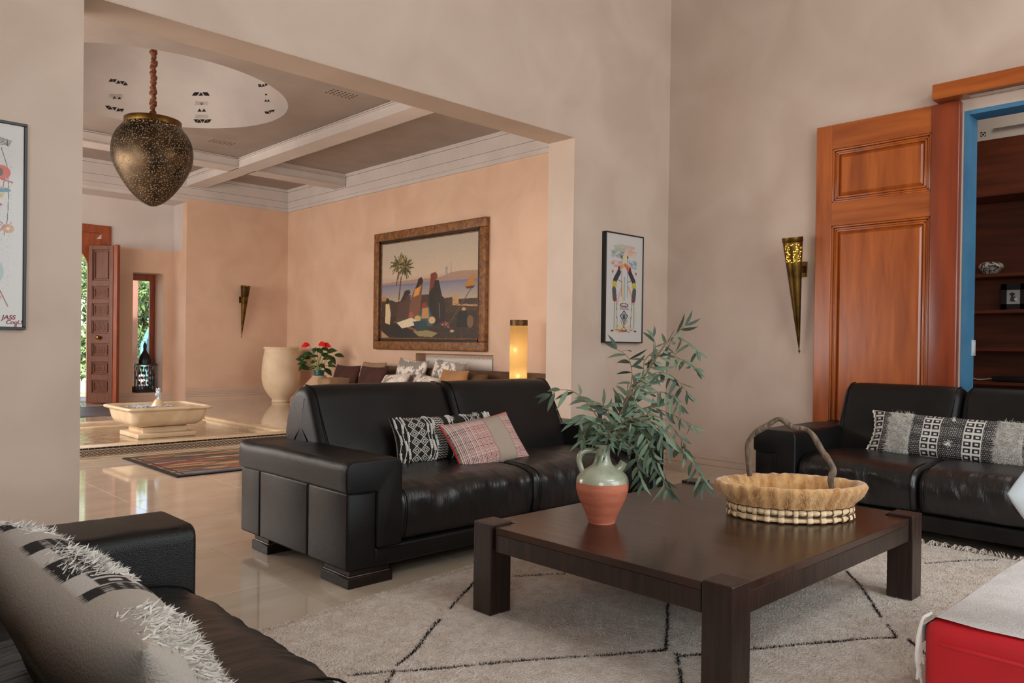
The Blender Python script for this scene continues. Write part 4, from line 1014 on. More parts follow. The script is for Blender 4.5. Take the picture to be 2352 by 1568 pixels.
for i, (dx, dz) in enumerate(ptsA):
    e = camdir*dx+Vector((Ra.uniform(-.08, .08)*.7, Ra.uniform(-.08, .08)*.7, dz)); b = Vector((Ra.uniform(-.03, .03), Ra.uniform(-.03, .03), .08))
    s_ = G().tube(smoothpts([b, (b+e)/2+Vector((0, 0, .05)), e], 4), .0045, 5).obj('stem', m_stem, an)
    out = Vector((e.x, e.y, 0)).normalized() if Vector((e.x, e.y, 0)).length > .02 else camdir
    lo = link('leaf', hm, None, s_, loc=e); d = (camdir*(1 if dx > 0 else -1)*Ra.uniform(.4, 1)+Vector((0, 0, Ra.uniform(-.7, .15)))-Vector((FW.x, FW.y, 0))*Ra.uniform(-.2, .6)).normalized()
    nrm = (-Vector((FW.x, FW.y, 0))*.7+Vector((0, 0, Ra.uniform(.3, 1.0)))+camdir*Ra.uniform(-.4, .4)).normalized(); xa_ = d.cross(nrm).normalized()
    lo.rotation_mode = 'QUATERNION'; lo.rotation_quaternion = Matrix((xa_, d, xa_.cross(d))).transposed().to_quaternion(); lo.scale = (Ra.uniform(.75, 1.1),)*3
for dx, dz, az in ((-.19, .575, 2.8), (.00, .60, .6), (.07, .58, .1)):
    e = camdir*dx+Vector((0, 0, dz)); s_ = G().tube(smoothpts([(0, 0, .08), e*.6+Vector((0, 0, .05)), e], 4), .0035, 5).obj('flower_stalk', m_stem, an)
    lo = link('spathe', smh, None, s_, loc=e); dr_ = camdir*math.cos(az)-Vector((FW.x, FW.y, 0))*math.sin(az); nrm = (-Vector((FW.x, FW.y, 0))+Vector((0, 0, .5))).normalized(); d = (dr_+Vector((0, 0, -.3))).normalized(); xa_ = d.cross(nrm).normalized(); lo.rotation_mode = 'QUATERNION'; lo.rotation_quaternion = Matrix((xa_, d, xa_.cross(d))).transposed().to_quaternion()
    G().tube([e+Vector((0, 0, .01)), e+dr_*.03+Vector((0, 0, .05))], .005, 6).obj('spadix', M('spadix', 'd0b060'), s_)

# beige hall sofa along the painting wall
hs = thing('hall_sofa', 'long low beige sofa under the large painting in the hall', 'sofa', (7.35, 10.3, 0))
hy0, hy1 = 7.5, 12.42
G().rbox(6.85, 7.82, hy0, hy1, .06, .26, .03).obj('base', m_beige, hs, world=True)
for k in range(4):
    a = hy0+.02+k*(hy1-.45-hy0)/4; b = hy0+.02+(k+1)*(hy1-.45-hy0)/4-.015
    G().rbox(6.83, 7.62, a, b, .26, .44, .04, 3).obj('seat_cushion', m_beige, hs, world=True)
G().rbox(7.55, 7.84, hy0, hy1-.3, .3, .80, .05, 3).obj('backrest', m_brown2, hs, world=True, label='dark olive-brown backrest')
G().rbox(6.86, 7.80, hy1-.40, hy1, .1, .58, .05, 3).obj('armrest', m_beige, hs, world=True)
G().rbox(6.86, 7.80, hy0, hy0+.35, .1, .58, .05, 3).obj('armrest', m_beige, hs, world=True)

def pillow_mesh(name, w, h, t, cfun=None, nu=30, nv=20, mat=None, pinch=.07, seed=0, back=None, rnd=0):
    """pillow: local X width, Z height, -Y front. returns mesh and point function"""
    def outline(u, v):
        k = 1-rnd*u*u*v*v
        return w/2*u*k*(1-pinch*(1-v*v)*abs(u)**3), h/2*v*k*(1-pinch*1.3*(1-u*u)*abs(v)**3)
    def thick(u, v):
        return t/2*(max(0, 1-abs(u)**3.2)**.55)*(max(0, 1-abs(v)**3.2)**.55)+.004
    def pnt(u, v, off=0, side=-1):
        x, z = outline(u, v); n_ = mnoise.noise(Vector((u*2.2+seed, v*2.2, seed)))*.10*t
        return Vector((x, side*(thick(u, v)+n_*(1-u*u)*(1-v*v)+off), z))
    V = []; F = []; cols = []
    us = [-1+2*i/nu for i in range(nu+1)]; vs = [math.sin(PI/2*(1-2*j/nv)) for j in range(nv+1)]
    for side in (-1, 1):
        b0 = len(V)
        for v in vs:
            for u in us: V.append(pnt(u, v, 0, side))
        for j in range(nv):
            for i in range(nu):
                a = b0+j*(nu+1)+i; q = (a, a+nu+1, a+nu+2, a+1); F.append(q if side < 0 else q[::-1])
    # stitch sides
    n1 = (nu+1)*(nv+1); per = [i for i in range(nu+1)]+[(j+1)*(nu+1)-1 for j in range(1, nv+1)]+[nv*(nu+1)+i for i in range(nu-1, -1, -1)]+[j*(nu+1) for j in range(nv-1, 0, -1)]
    for a, b in zip(per, per[1:]+per[:1]): F.append((a, b, b+n1, a+n1))
    if cfun is not None:
        U, Vv = np.meshgrid(np.array(us), np.array(vs)); cf = cfun(U, Vv).reshape(-1, 4)
        bk_ = np.tile(np.array(lin(back or 'b8ac9e'), np.float32), (n1, 1)); cols = np.concatenate([cf, bk_])
    me = mesh(name, V, F, True, 60, cols if cfun is not None else None); me.materials.append(mat)
    return me, pnt
def pillow(name, label, w, h, t, mat, loc, yaw, tilt=0, roll=0, group=None, part='cover', **k):
    """yaw: heading of the front; tilt: lean back"""
    T_ = thing(name, label, 'cushion', loc, (0, 0, 0), group)
    T_.rotation_mode = 'QUATERNION'
    T_.rotation_quaternion = (Matrix.Rotation(yaw, 3, 'Z') @ Matrix.Rotation(-tilt, 3, 'X') @ Matrix.Rotation(roll, 3, 'Y')).to_quaternion()
    me, pn = pillow_mesh(part, w, h, t, mat=mat, **k); link(part, me, None, T_); return T_, pn

def floral(U, V_, bg='8b8178', fg='ddd3c8', seed=0, stripe=False):
    c = Canvas(U.shape[1], U.shape[0], bg); R_ = np.random.RandomState(seed)
    if stripe: c.mix(c.X > .58, 'c4b8ae'); c.mix(c.X < .22, 'c4b8ae')
    for k in range(18):
        x, y = R_.rand(2); a = R_.rand()*6.28; P = [(x, y)]
        for s in range(7):
            a += (R_.rand()-.5)*1.2; x, y = x+.06*math.cos(a), y+.06*math.sin(a); P.append((x, y))
            for sd in (-1, 1): c.line([(x, y), (x+.05*math.cos(a+sd*1.0), y+.05*math.sin(a+sd))], .017, fg)
        c.line(P, .013, fg)
    return c.a
def hp(name, label, x0, x1, ytop, w, h, mat, X=7.35, t=.16, tilt=.3, roll=0, **k):
    """hall cushion seen between pixel columns x0..x1 with its top edge at pixel row ytop"""
    c_ = px((x0+x1)/2, ytop, 'x', X); zc_ = c_.z-h/2*math.cos(tilt)
    return pillow(name, label, w, h, t, mat, (X, c_.y, zc_), -PI/2, tilt, roll, **k)
hp('velvet_cushion', 'dark brown velvet cushion at the corner end of the hall sofa', 764, 822, 838, .80, .50, m_brown, X=7.35)
hp('velvet_cushion', 'dark brown velvet cushion beside another, nearer the patterned cushions', 822, 886, 841, .78, .50, m_brown, X=7.22)
hp('velvet_cushion', 'beige cushion peeping out behind the dark brown velvet pair', 824, 884, 831, .72, .46, m_beige, X=7.48)
hp('velvet_cushion', 'olive brown cushion half hidden left of the tall patterned cushion', 880, 918, 845, .5, .42, m_brown2, X=7.5)
hp('patterned_cushion', 'tall grey cushion with white leaf embroidery, left one of the pair', 903, 978, 824, .80, .62, m_cloth, X=7.42, cfun=lambda a, b: floral(a, b, seed=1), nu=70, nv=56, roll=.05)
hp('patterned_cushion', 'tall grey cushion with white leaf embroidery, before the radiator', 985, 1064, 827, .78, .60, m_cloth, X=7.42, cfun=lambda a, b: floral(a, b, seed=2), nu=70, nv=56, roll=.06)
hp('banded_cushion', 'small white cushion with grey leaf band lying in front of the brown velvet', 866, 941, 859, .66, .40, m_cloth, X=7.12, tilt=.6, roll=-.1, cfun=lambda a, b: floral(a, b, seed=3, stripe=True), nu=60, nv=40)
hp('banded_cushion', 'small white cushion with grey leaf band, beside the tan cushion', 938, 1008, 862, .62, .40, m_cloth, X=7.12, tilt=.6, roll=.15, cfun=lambda a, b: floral(a, b, seed=4, stripe=True), nu=60, nv=40)
hp('velvet_cushion', 'tan velvet cushion in front of the patterned cushion by the radiator', 1006, 1072, 849, .60, .44, m_tan, X=7.12)
hp('velvet_cushion', 'olive brown cushion to the side of the tan velvet cushion', 1062, 1112, 855, .50, .42, m_brown2, X=7.3, roll=.1)

# radiator in the niche
rd = thing('radiator', 'white ribbed radiator set in the niche below the painting', 'radiator', (XC+.08, (NY0+NY1)/2, .3))
G().rbox(XC+.03, XC+.05, NY0+.04, NY1-.25, .32, .965, .004).obj('front_panel', m_rad, rd, world=True)
G().rbox(XC+.03, XC+.14, NY0+.04, NY0+.06, .32, .965, .003).obj('side_panel', m_rad, rd, world=True)
g = G()
for k in range(54):
    y = NY0+.05+k*(NY1-.30-NY0)/54; g.rbox(XC+.03, XC+.14, y, y+.022, .955, .985, .003, 1)
g.obj('top_grille', m_rad, rd, world=True)
G().tube([(XC+.08, NY0+.05, .90), (XC+.08, NY0+.01, .90), (XC+.08, NY0+.01, .94)], .014, 8).obj('valve', m_brassd, rd, world=True)

# paper tube floor lamp
lp = px(1192, 735, 'x', 7.45)
fl_ = thing('floor_lamp', 'glowing cylindrical floor lamp with pierced bronze top ring near the arch jamb', 'floor lamp', (7.45, lp.y, 0))
m_shade2 = bpy.data.materials.new('lit_paper'); m_shade2.use_nodes = True; nt = m_shade2.node_tree; nt.nodes.clear()
o_ = nt.nodes.new('ShaderNodeOutputMaterial'); a_ = nt.nodes.new('ShaderNodeAddShader'); d_1 = nt.nodes.new('ShaderNodeBsdfDiffuse'); t_ = nt.nodes.new('ShaderNodeBsdfTranslucent'); mx = nt.nodes.new('ShaderNodeMixShader'); tr = nt.nodes.new('ShaderNodeBsdfTransparent'); mx2 = nt.nodes.new('ShaderNodeMixShader')
d_1.inputs[0].default_value = lin('c8a060'); t_.inputs[0].default_value = lin('f6dca8'); mx.inputs[0].default_value = .6; mx2.inputs[0].default_value = .06
nt.links.new(d_1.outputs[0], mx.inputs[1]); nt.links.new(t_.outputs[0], mx.inputs[2]); nt.links.new(mx.outputs[0], mx2.inputs[1]); nt.links.new(tr.outputs[0], mx2.inputs[2]); nt.links.new(mx2.outputs[0], o_.inputs[0])
rl = .122; zt_ = lp.z
G().lathe([(rl, .08), (rl, zt_-.085)], 40).obj('shade', m_shade2, fl_)
G().lathe([(rl+.002, zt_-.075), (rl+.002, zt_), (rl-.006, zt_), (rl-.006, zt_-.075)], 40).obj('top_ring', m_ribbon, fl_)
G().lathe([(0, 0), (rl+.01, 0), (rl+.01, .08), (0, .08)], 40).obj('base', m_ribbon, fl_)
G().tube([(0, 0, .08), (0, 0, 1.15)], .008, 8).obj('stem', m_brassd, fl_)
for k, (a, b) in enumerate(((1184, 803), (1192, 863))):
    z = px(a, b, 'x', 7.45).z
    off = camdir*(-.045 if k == 0 else .0)
    G().lathe([(0, -.035), (.022, -.02), (.03, .0), (.022, .02), (0, .035)], 14, (off.x, off.y, z)).obj('bulb', m_bulb, fl_)
    light('lamp_glow', 'POINT', (7.45+off.x, lp.y+off.y, z), (0, 0, 0), 13, (1, .78, .48), .03)

# ------------------------------------------------------------------ BLACK LEATHER SOFAS
def wr(amp, fx, fy, fz, seed):
    def f(v):
        n_ = mnoise.noise(Vector((v.x*fx+seed, v.y*fy, v.z*fz)))
        return v+Vector((0, -1, .6))*n_*amp
    return f
def leather_sofa(label, Wd, loc, rotz):
    S = thing('leather_sofa', label, 'sofa', loc, (0, 0, rotz)); L = .62+2*Wd; D = 1.2
    for side in (0, 1):
        def X(a): return a if side == 0 else L-a
        def bx(a0, a1, *r, rr=.02, seg=3): x0, x1 = sorted((X(a0), X(a1))); return G().rbox(x0, x1, *r, rr, seg)
        # arm pad: thick slab on top with soft rounded ends
        x0, x1 = sorted((X(-.012), X(.312)))
        pr_ = rpoly([(X(.163), .178), (X(.312), .178), (X(.312), .622), (X(-.012), .622), (X(-.012), .462), (X(.163), .462)], [.016, .02, .050, .055, .03, .014], 5)
        ar_ = G().extr(pr_, -.014, D-.01, 'y', r=.012, seg=4, mid=22, fan=False, disp=lambda v: v+Vector((0, 0, (.006*mnoise.noise(Vector((v.x*6, v.y*9, 3+side)))*(v.z > .55)-.02*max(0, v.y-.75))*(.02 < v.y < D-.05))))
        pad = ar_.obj('arm_pad', m_lea, S)
        # seams of pad
        xo = X(-.012); s_ = 1 if side == 0 else -1
        g = G(); g.tube([(xo+s_*.026, y, .6155-.02*max(0, y-.75)) for y in (.02, .2, .5, .8, 1.05)], .0028, 5)
        g.tube([(xo+s_*.026, .004, .612), (xo+s_*.008, .004, .59), (xo+s_*.004, .003, .54), (xo+s_*.006, .002, .485), (xo+s_*.03, -.006, .464), (xo+s_*.15, -.012, .459)], .003, 5)
        g.obj('seam', m_seam, pad)
        G().tube([(X(.158), -.012, .458), (X(.158), -.012, .20), (X(.172), -.012, .176), (X(.305), -.012, .172)], .0035, 6).obj('seam', m_seam, pad)
        G().tube([(X(.288), y, .6145-.02*max(0, y-.75)) for y in (.03, .2, .4, .6)], .0026, 5).obj('seam', m_seam, pad)
        # outer side in three upholstered panels
        for k, (a, b) in enumerate(((.0, .385), (.385, .935), (.935, D-.02))):
            bx(0, .166, a-.004 if k == 0 else a+.002, b-.001, .088, .470, rr=.014).obj('arm_outer_panel', m_lea, S)
        # foot plates
        for (ya, yb) in ((.005, .275), (.86, 1.06)):
            f_ = bx(.015, .27, ya, yb, .0, .052, rr=.004, seg=1).obj('foot', m_foot, S)
            bx(.024, .258, ya+.008, yb-.008, .052, .058, rr=.001, seg=1).obj('metal_strip', m_strip, f_)
            bx(.028, .254, ya+.014, yb-.012, .058, .090, rr=.002, seg=1).obj('upper_block', m_foot, f_)
    # base rail, body
    pr_ = rpoly([(-.006, .088), (.10, .088), (.10, .182), (-.006, .182)], .014, 4)
    G().extr(pr_, .15, L-.15, 'x', r=.02, seg=3, mid=10).obj('front_rail', m_lea, S)
    G().box(.17, L-.17, .06, D-.04, .095, .30).obj('under_frame', m_dark, S, smooth=False)
    G().rbox(.16, L-.16, D-.06, D-.01, .088, .60, .02).obj('back_panel', m_lea, S)
    # seat cushions
    for k in range(2):
        x0 = .312+k*Wd; x1 = x0+Wd-.006
        pr_ = rpoly([(.03, .186), (.0, .30), (.012, .418), (.10, .462), (.45, .478), (.86, .452), (.86, .19)], [.02, .10, .05, .08, .1, .05, .02], 7)
        sd = 10*k+loc[0]
        def dsp(v, x0=x0, x1=x1, sd=sd):
            t = (v.x-x0)/(x1-x0); e = 4*t*(1-t); fr_ = max(0, 1-v.y/.35)
            w_ = mnoise.noise(Vector((v.x*9+sd+v.z*3, v.z*5, v.y*4)))*.014*fr_+mnoise.noise(Vector((v.x*26+sd+v.z*8, v.z*7, 0)))*.007*fr_
            return v+Vector((0, -.012*e*fr_-w_, .012*e*(v.z > .3)+w_*.5+mnoise.noise(Vector((v.x*4, v.y*4, sd)))*.006*(v.z > .4)))
        sc_ = G().extr(pr_, x0, x1, 'x', r=.035, seg=4, mid=60, disp=dsp).obj('seat_cushion', m_lea2, S, ang=60)
        for xe in (x0+.033, x1-.033):
            G().tube(smoothpts([(xe, .016, .20), (xe, -.006, .30), (xe, .002, .41), (xe, .09, .459), (xe, .30, .470), (xe, .6, .464)], 4), .003, 5).obj('seam', m_seam, sc_)
    # leaning back cushions
    for k in range(2):
        x0 = .262+k*(L-.524)/2; x1 = x0+(L-.524)/2-.006
        pr_ = rpoly([(.68, .43), (.705, .56), (.86, .905), (.915, .945), (1.03, .945), (1.13, .86), (1.185, .70), (1.195, .44)], [.03, .1, .04, .05, .06, .1, .1, .03], 4)
        sd = 5*k+loc[1]
        def dsb(v, x0=x0, x1=x1, sd=sd):
            t = (v.x-x0)/(x1-x0); e = 4*t*(1-t)
            return v+Vector((0, -.018*e*(v.y < 1.0)+.008*mnoise.noise(Vector((v.x*4+sd, v.z*5, 0))), -.012*(1-e)**3*(v.z > .8)))
        bc = G().extr(pr_, x0, x1, 'x', r=.055, seg=5, mid=20, disp=dsb).obj('back_cushion', m_lea, S, ang=60)
        for xe in (x0+.040, x1-.040):
            G().tube(smoothpts([(xe, .70, .60), (xe, .79, .76), (xe, .865, .90), (xe, .92, .936), (xe, .99, .942)], 4), .0036, 5).obj('seam', m_seam, bc)
    return S
S1 = leather_sofa('black leather sofa with its back to the hall, behind the coffee table', .97, (2.0, 3.313, 0), 0)
S2 = leather_sofa('black leather sofa against the right wall in front of the wooden door', .80, (5.06, 2.872, 0), -PI/2)
L3 = .62+1.94
S3 = leather_sofa('black leather sofa in the lower left foreground, only arm and seat showing', .97, (.955, 2.80-L3, 0), PI/2)

# ------------------------------------------------------------------ COFFEE TABLE
tx0, tx1, ty0, ty1, tz, lg_ = 2.236, 3.94, 1.343, 2.648, .42, .118
ct = thing('coffee_table', 'low dark wenge coffee table with square corner legs on the cream rug', 'coffee table', ((tx0+tx1)/2, (ty0+ty1)/2, 0))
gp = .012
for (a, b) in ((tx0, ty0), (tx1-lg_, ty0), (tx0, ty1-lg_), (tx1-lg_, ty1-lg_)):
    G().rbox(a, a+lg_, b, b+lg_, .022, tz, .004, 2).obj('leg', m_wengel, ct, world=True, smooth=False)
e = .014  # apron set-back
# notched top slab
x0, x1, y0, y1, l = tx0+e, tx1-e, ty0+e, ty1-e, lg_-e+gp
P = [(x0+l, y0), (x1-l, y0), (x1-l, y0+l), (x1, y0+l), (x1, y1-l), (x1-l, y1-l), (x1-l, y1), (x0+l, y1), (x0+l, y1-l), (x0, y1-l), (x0, y0+l), (x0+l, y0+l)]
bm = bmesh.new(); vs = [bm.verts.new((x, y, tz-.012)) for x, y in P]; fc = bm.faces.new(vs)
r_ = bmesh.ops.extrude_face_region(bm, geom=[fc]); bmesh.ops.translate(bm, vec=(0, 0, -.03), verts=[v for v in r_['geom'] if isinstance(v, bmesh.types.BMVert)])
bmesh.ops.recalc_face_normals(bm, faces=bm.faces)
bmesh.ops.bevel(bm, geom=[e_ for e_ in bm.edges], offset=.002, segments=1, affect='EDGES')
bmesh.ops.translate(bm, vec=-ct.location, verts=bm.verts)
me = bpy.data.meshes.new('table_top'); bm.to_mesh(me); bm.free(); link('table_top', me, m_wenge, ct)
for (a, b, c_, d) in ((x0+l, x1-l, y0, y0+.03), (x0+l, x1-l, y1-.03, y1)):
    G().rbox(a, b, c_, d, tz-.118, tz-.0425, .002, 1).obj('apron', m_wengel, ct, world=True, smooth=False)
for (a, b, c_, d) in ((x0, x0+.03, y0+l, y1-l), (x1-.03, x1, y0+l, y1-l)):
    G().rbox(a, b, c_, d, tz-.118, tz-.0425, .002, 1).obj('apron', m_wengel, ct, world=True, smooth=False)
g = G()
for i in range(5):
    a = x0+l+.05+(x1-x0-2*l-.1)*i/5
# corner blocks joining legs and apron
for (a, b) in ((tx0+.03, ty0+.03), (tx1-.15, ty0+.03), (tx0+.03, ty1-.15), (tx1-.15, ty1-.15)):
    G().box(a+.03, a+.11, b+.03, b+.11, .33, tz-.043).obj('corner_block', m_wengel, ct, world=True, smooth=False)

TOP = tz-.012
# ------------------------------------------------------------------ JUG
jp = px(1394, 1201, 'z', TOP)
jug = thing('clay_jug', 'terracotta jug with pale green glazed neck, handle and spout, on the table', 'jug', (jp.x, jp.y+.03, TOP))
jb = [(0, 0), (.052, 0), (.058, .006), (.075, .05), (.098, .10), (.112, .145), (.114, .170), (.1135, .185)]
G().lathe([(v.x*1.04, v.y) for v in smoothpts([(a, b, 0) for a, b in jb], 3)], 48).obj('body', m_terra, jug)
jn = [(.1137, .184), (.109, .203), (.093, .225), (.068, .242), (.044, .260), (.034, .285), (.031, .31), (.034, .335), (.041, .347), (.037, .35), (.028, .335), (.025, .30), (.03, .26)]
G().lathe([(v.x*1.04, v.y) for v in smoothpts([(a, b, 0) for a, b in jn], 3)], 48).obj('glazed_neck', m_glaze, jug)
c2 = Vector((RT.x, RT.y, 0)).normalized()
G().tube(smoothpts([c2*-.090+Vector((0, 0, .225)), c2*-.106+Vector((0, 0, .275)), c2*-.095+Vector((0, 0, .310)), c2*-.06+Vector((0, 0, .322)), c2*-.028+Vector((0, 0, .318))], 6), .0125, 12).obj('handle', m_glaze, jug)
g = G().tube([c2*.060+Vector((0, 0, .225)), c2*.085+Vector((0, 0, .250)), c2*.098+Vector((0, 0, .270))], [.024, .020, .023], 20, caps=False)
g.tube([c2*.098+Vector((0, 0, .270)), c2*.088+Vector((0, 0, .254))], [.0185, .015], 20, caps=True)
g.obj('spout', m_glaze, jug, recalc=False)

# ------------------------------------------------------------------ EUCALYPTUS
mouth = jug.location+Vector((0, 0, .335))
eu = thing('eucalyptus_branches', 'bunch of grey-green eucalyptus branches standing in the clay jug', 'foliage branch', mouth)
def lmesh(L, wd, curl, mat):
    V = []; F = []; n = 7
    for i in range(n+1):
        t = i/n; w = wd*math.sin(PI*(t**.85))**.9*(1-.25*t)+.0004; z = -curl*L*t*t; y = L*t; x = .10*L*math.sin(t*2.2)
        V += [(x-w, y, z+.18*w), (x, y, z), (x+w, y, z+.18*w)]
    for i in range(n):
        for k in range(2): F.append((3*i+k, 3*i+k+1, 3*i+4+k, 3*i+3+k))
    me = mesh('leaf', V, F); me.materials.append(mat); return me
LV = [lmesh(.100, .0115, .25, m_leaf), lmesh(.115, .0098, .15, m_leaf), lmesh(.090, .012, .3, m_leafd), lmesh(.105, .0100, -.1, m_leafd), lmesh(.078, .0128, .2, m_leaf)]
Re = random.Random(21)
flat = Vector((FW.x, FW.y, 0)).normalized()
def W_(x, y, dep):   # pixel + depth offset from the jug along the view direction
    P0 = mouth+flat*dep; d = FW+RT*((x-CX)/FPX)-UP*((y-CY)/FPX); t = (P0-CAMPOS).dot(flat)/d.dot(flat); return CAMPOS+d*t
mpx = (1396, 1030)
stems = [
 ([(1410, 985), (1440, 910), (1490, 850), (1530, 790), (1573, 748)], .10, 12, 1, .9),
 ([(1385, 985), (1356, 935), (1322, 902), (1288, 895), (1264, 905)], -.05, 16, 1, .95),
 ([(1440, 985), (1490, 965), (1540, 1005), (1580, 1048), (1606, 1085), (1618, 1108)], -.06, 8, 0, .9),
 ([(1440, 970), (1485, 935), (1540, 950), (1590, 975)], .08, 12, 0, .75),
 ([(1430, 1000), (1462, 990), (1490, 1040), (1520, 1090), (1533, 1120)], .0, 7, 0, .9),
 ([(1420, 960), (1450, 880), (1445, 825), (1418, 802)], .02, 10, 0, .9),
 ([(1480, 862), (1520, 815), (1565, 825), (1600, 845)], .10, 10, 0, .8),
 ([(1450, 900), (1510, 855), (1552, 870), (1578, 900)], .06, 10, 0, .8),
 ([(1390, 990), (1366, 960), (1342, 958), (1325, 965)], -.02, 6, 0, .9),
 ([(1430, 1010), (1456, 1030), (1466, 1075), (1476, 1110)], -.06, 8, 0, .8),
 ([(1400, 975), (1395, 940), (1376, 925), (1362, 922)], .03, 6, 0, .9),
 ([(1415, 980), (1428, 940), (1455, 900), (1490, 880)], -.04, 6, 0, .9),
 ([(1405, 1000), (1430, 970), (1465, 960), (1500, 985), (1520, 1010)], -.03, 5, 0, .9),
 ([(1395, 1005), (1380, 985), (1360, 985), (1345, 995)], .02, 6, 0, .9),
 ([(1415, 985), (1450, 945), (1470, 940), (1500, 930)], .10, 6, 0, .9),
 ([(1410, 995), (1440, 975), (1480, 1000), (1500, 1040), (1512, 1075)], .08, 6, 0, .9),
 ([(1402, 1000), (1408, 985), (1418, 995), (1428, 1012)], -.08, 8, 0, .6),
 ([(1392, 1004), (1384, 994), (1374, 1002)], -.07, 7, 0, .7),
 ([(1400, 1004), (1398, 990), (1402, 1000), (1404, 1018)], -.09, 9, 0, .6),
 ([(1450, 930), (1500, 902), (1540, 905), (1562, 930)], .06, 8, 0, .8),
 ([(1460, 960), (1520, 960), (1560, 1000), (1577, 1032)], .04, 8, 0, .8),
 ([(1440, 1000), (1480, 1012), (1508, 1060), (1524, 1105), (1532, 1125)], -.05, 8, 0, .8),
 ([(1510, 815), (1550, 775), (1585, 790), (1604, 806)], .12, 12, 0, .7),
 ([(1470, 880), (1480, 830), (1505, 800), (1500, 775)], .05, 12, 0, .7),
 ([(1385, 992), (1362, 972), (1346, 990), (1338, 1010)], -.03, 6, 0, .8),
 ([(1425, 990), (1452, 972), (1478, 990), (1490, 1020), (1496, 1050)], -.08, 5, 0, .9),
]
nleaf = 0
for P_, dep, step, main, ls in stems:
    base = Vector(mouth)-Vector((0, 0, .02)); Q = [base]+[W_(x, y, dep*min(1, (k+1)/2)) for k, (x, y) in enumerate(P_)]
    C_ = smoothpts(Q, 10); st_ = G().tube(C_, [.0032-.0022*i/len(C_) for i in range(len(C_))], 5)
    so = st_.obj('stem', m_twig, eu, world=True)
    acc = 0; sidef = 1
    tot = sum((C_[i+1]-C_[i]).length for i in range(len(C_)-1)); spac = step*.00165
    for i in range(4, len(C_)-1):
        acc += (C_[i+1]-C_[i]).length
        if acc < spac: continue
        acc = 0; t = (C_[i+1]-C_[i-1]).normalized(); sidef = -sidef
        lat = (RT*sidef*Re.uniform(.5, 1)+Vector((0, 0, Re.uniform(-.5, .5)))-flat*Re.uniform(-.8, .8))
        d = (t*Re.uniform(.3, .9)+lat*.8+Vector((0, 0, -Re.uniform(0, .9)*(1-.5*main)))).normalized()
        lo = link('leaf', Re.choice(LV), None, so, loc=C_[i]-eu.location)
        nrm = (-flat+Vector((Re.uniform(-.8, .8), Re.uniform(-.8, .8), Re.uniform(-.5, .8)))).normalized()
        xa_ = d.cross(nrm).normalized(); nz = xa_.cross(d)
        lo.rotation_mode = 'QUATERNION'; lo.rotation_quaternion = Matrix((xa_, d, nz)).transposed().to_quaternion()
        k_ = Re.uniform(.75, 1.2)*ls; lo.scale = (k_, k_, k_); nleaf += 1
    # terminal leaf
    t = (C_[-1]-C_[-3]).normalized()
    for a in (-.5, .4):
        lo = link('leaf', Re.choice(LV), None, so, loc=C_[-1]-eu.location); d = (t+RT*a).normalized(); xa_ = d.cross(-flat).normalized()
        lo.rotation_mode = 'QUATERNION'; lo.rotation_quaternion = Matrix((xa_, d, xa_.cross(d))).transposed().to_quaternion(); lo.scale = (.85*ls,)*3; nleaf += 1
print('leaves', nleaf)

# ------------------------------------------------------------------ BASKET
bc_ = (px(1675, 1175, 'z', TOP)+px(1955, 1180, 'z', TOP))/2
bk_c = Vector((3.452, 1.772, TOP)); bax = math.atan2(-.416, .398)
bas = thing('basket', 'oval woven basket with tan fur rim and twisted vine handle on the table', 'basket', bk_c, (0, 0, bax))
A1, B1 = .278, .188
def el(a, s=1, z=0, ds=0): return Vector(((A1*s+ds)*math.cos(a), (B1*s+ds)*math.sin(a), z))
ring = [2*PI*k/72 for k in range(72)]
G().tube([el(a, 1, .014) for a in ring], .0095, 8, closed=True).obj('base_rod', m_palmfib, bas)
G().tube([el(a, 1, .048, -.004) for a in ring], .008, 8, closed=True).obj('side_rod', m_palmfib, bas)
G().tube([el(a, .97, .030, -.008) for a in ring], .006, 6, closed=True).obj('inner_rod', m_vine, bas)
g = G(); V = [el(a, .98, .008) for a in ring]; g.add(V+[v+Vector((0, 0, .006)) for v in V], [tuple(range(72)), tuple(range(143, 71, -1))]).obj('base', m_palmfib, bas, recalc=False)
for k in range(28):
    a = 2*PI*(k+.5)/28; c_ = el(a, 1, 0); tn = Vector((-A1*math.sin(a), B1*math.cos(a), 0)).normalized(); on_ = Vector((tn.y, -tn.x, 0))
    # flat stave bent round the rods
    P = [(.070, .0), (.060, .017), (.044, .020), (.032, .012), (.022, .021), (.010, .022), (.003, .012)]
    V = []; F = []; w = .012+.002*math.sin(k*2.1)
    for (z, o_f) in P:
        for s_ in (-1, -.4, .4, 1): V.append(c_+tn*w*s_+on_*(o_f-.004*abs(s_)**2)+Vector((0, 0, z)))
    for i in range(len(P)-1):
        for q in range(3): F.append((4*i+q, 4*i+q+1, 4*i+5+q, 4*i+4+q))
    G().add(V, F).obj('stave', m_palmfib, bas, recalc=False)
    # bulging weave between the staves
    a2 = 2*PI*k/28; c_ = el(a2, 1, .050); tn = Vector((-A1*math.sin(a2), B1*math.cos(a2), 0)).normalized()
    G().tube([c_-tn*.021, c_-tn*.012, c_, c_+tn*.012, c_+tn*.021], [.005, .0125, .0155, .0125, .005], 10).obj('weave_knot', m_palmfib, bas)
g = G()
for z in (.066, .034): g.tube([el(a, 1, z+.0015*math.sin(a*30), .018) for a in [2*PI*k/180 for k in range(180)]], .0016, 4, closed=True)
g.obj('binding_thread', m_thread, bas)
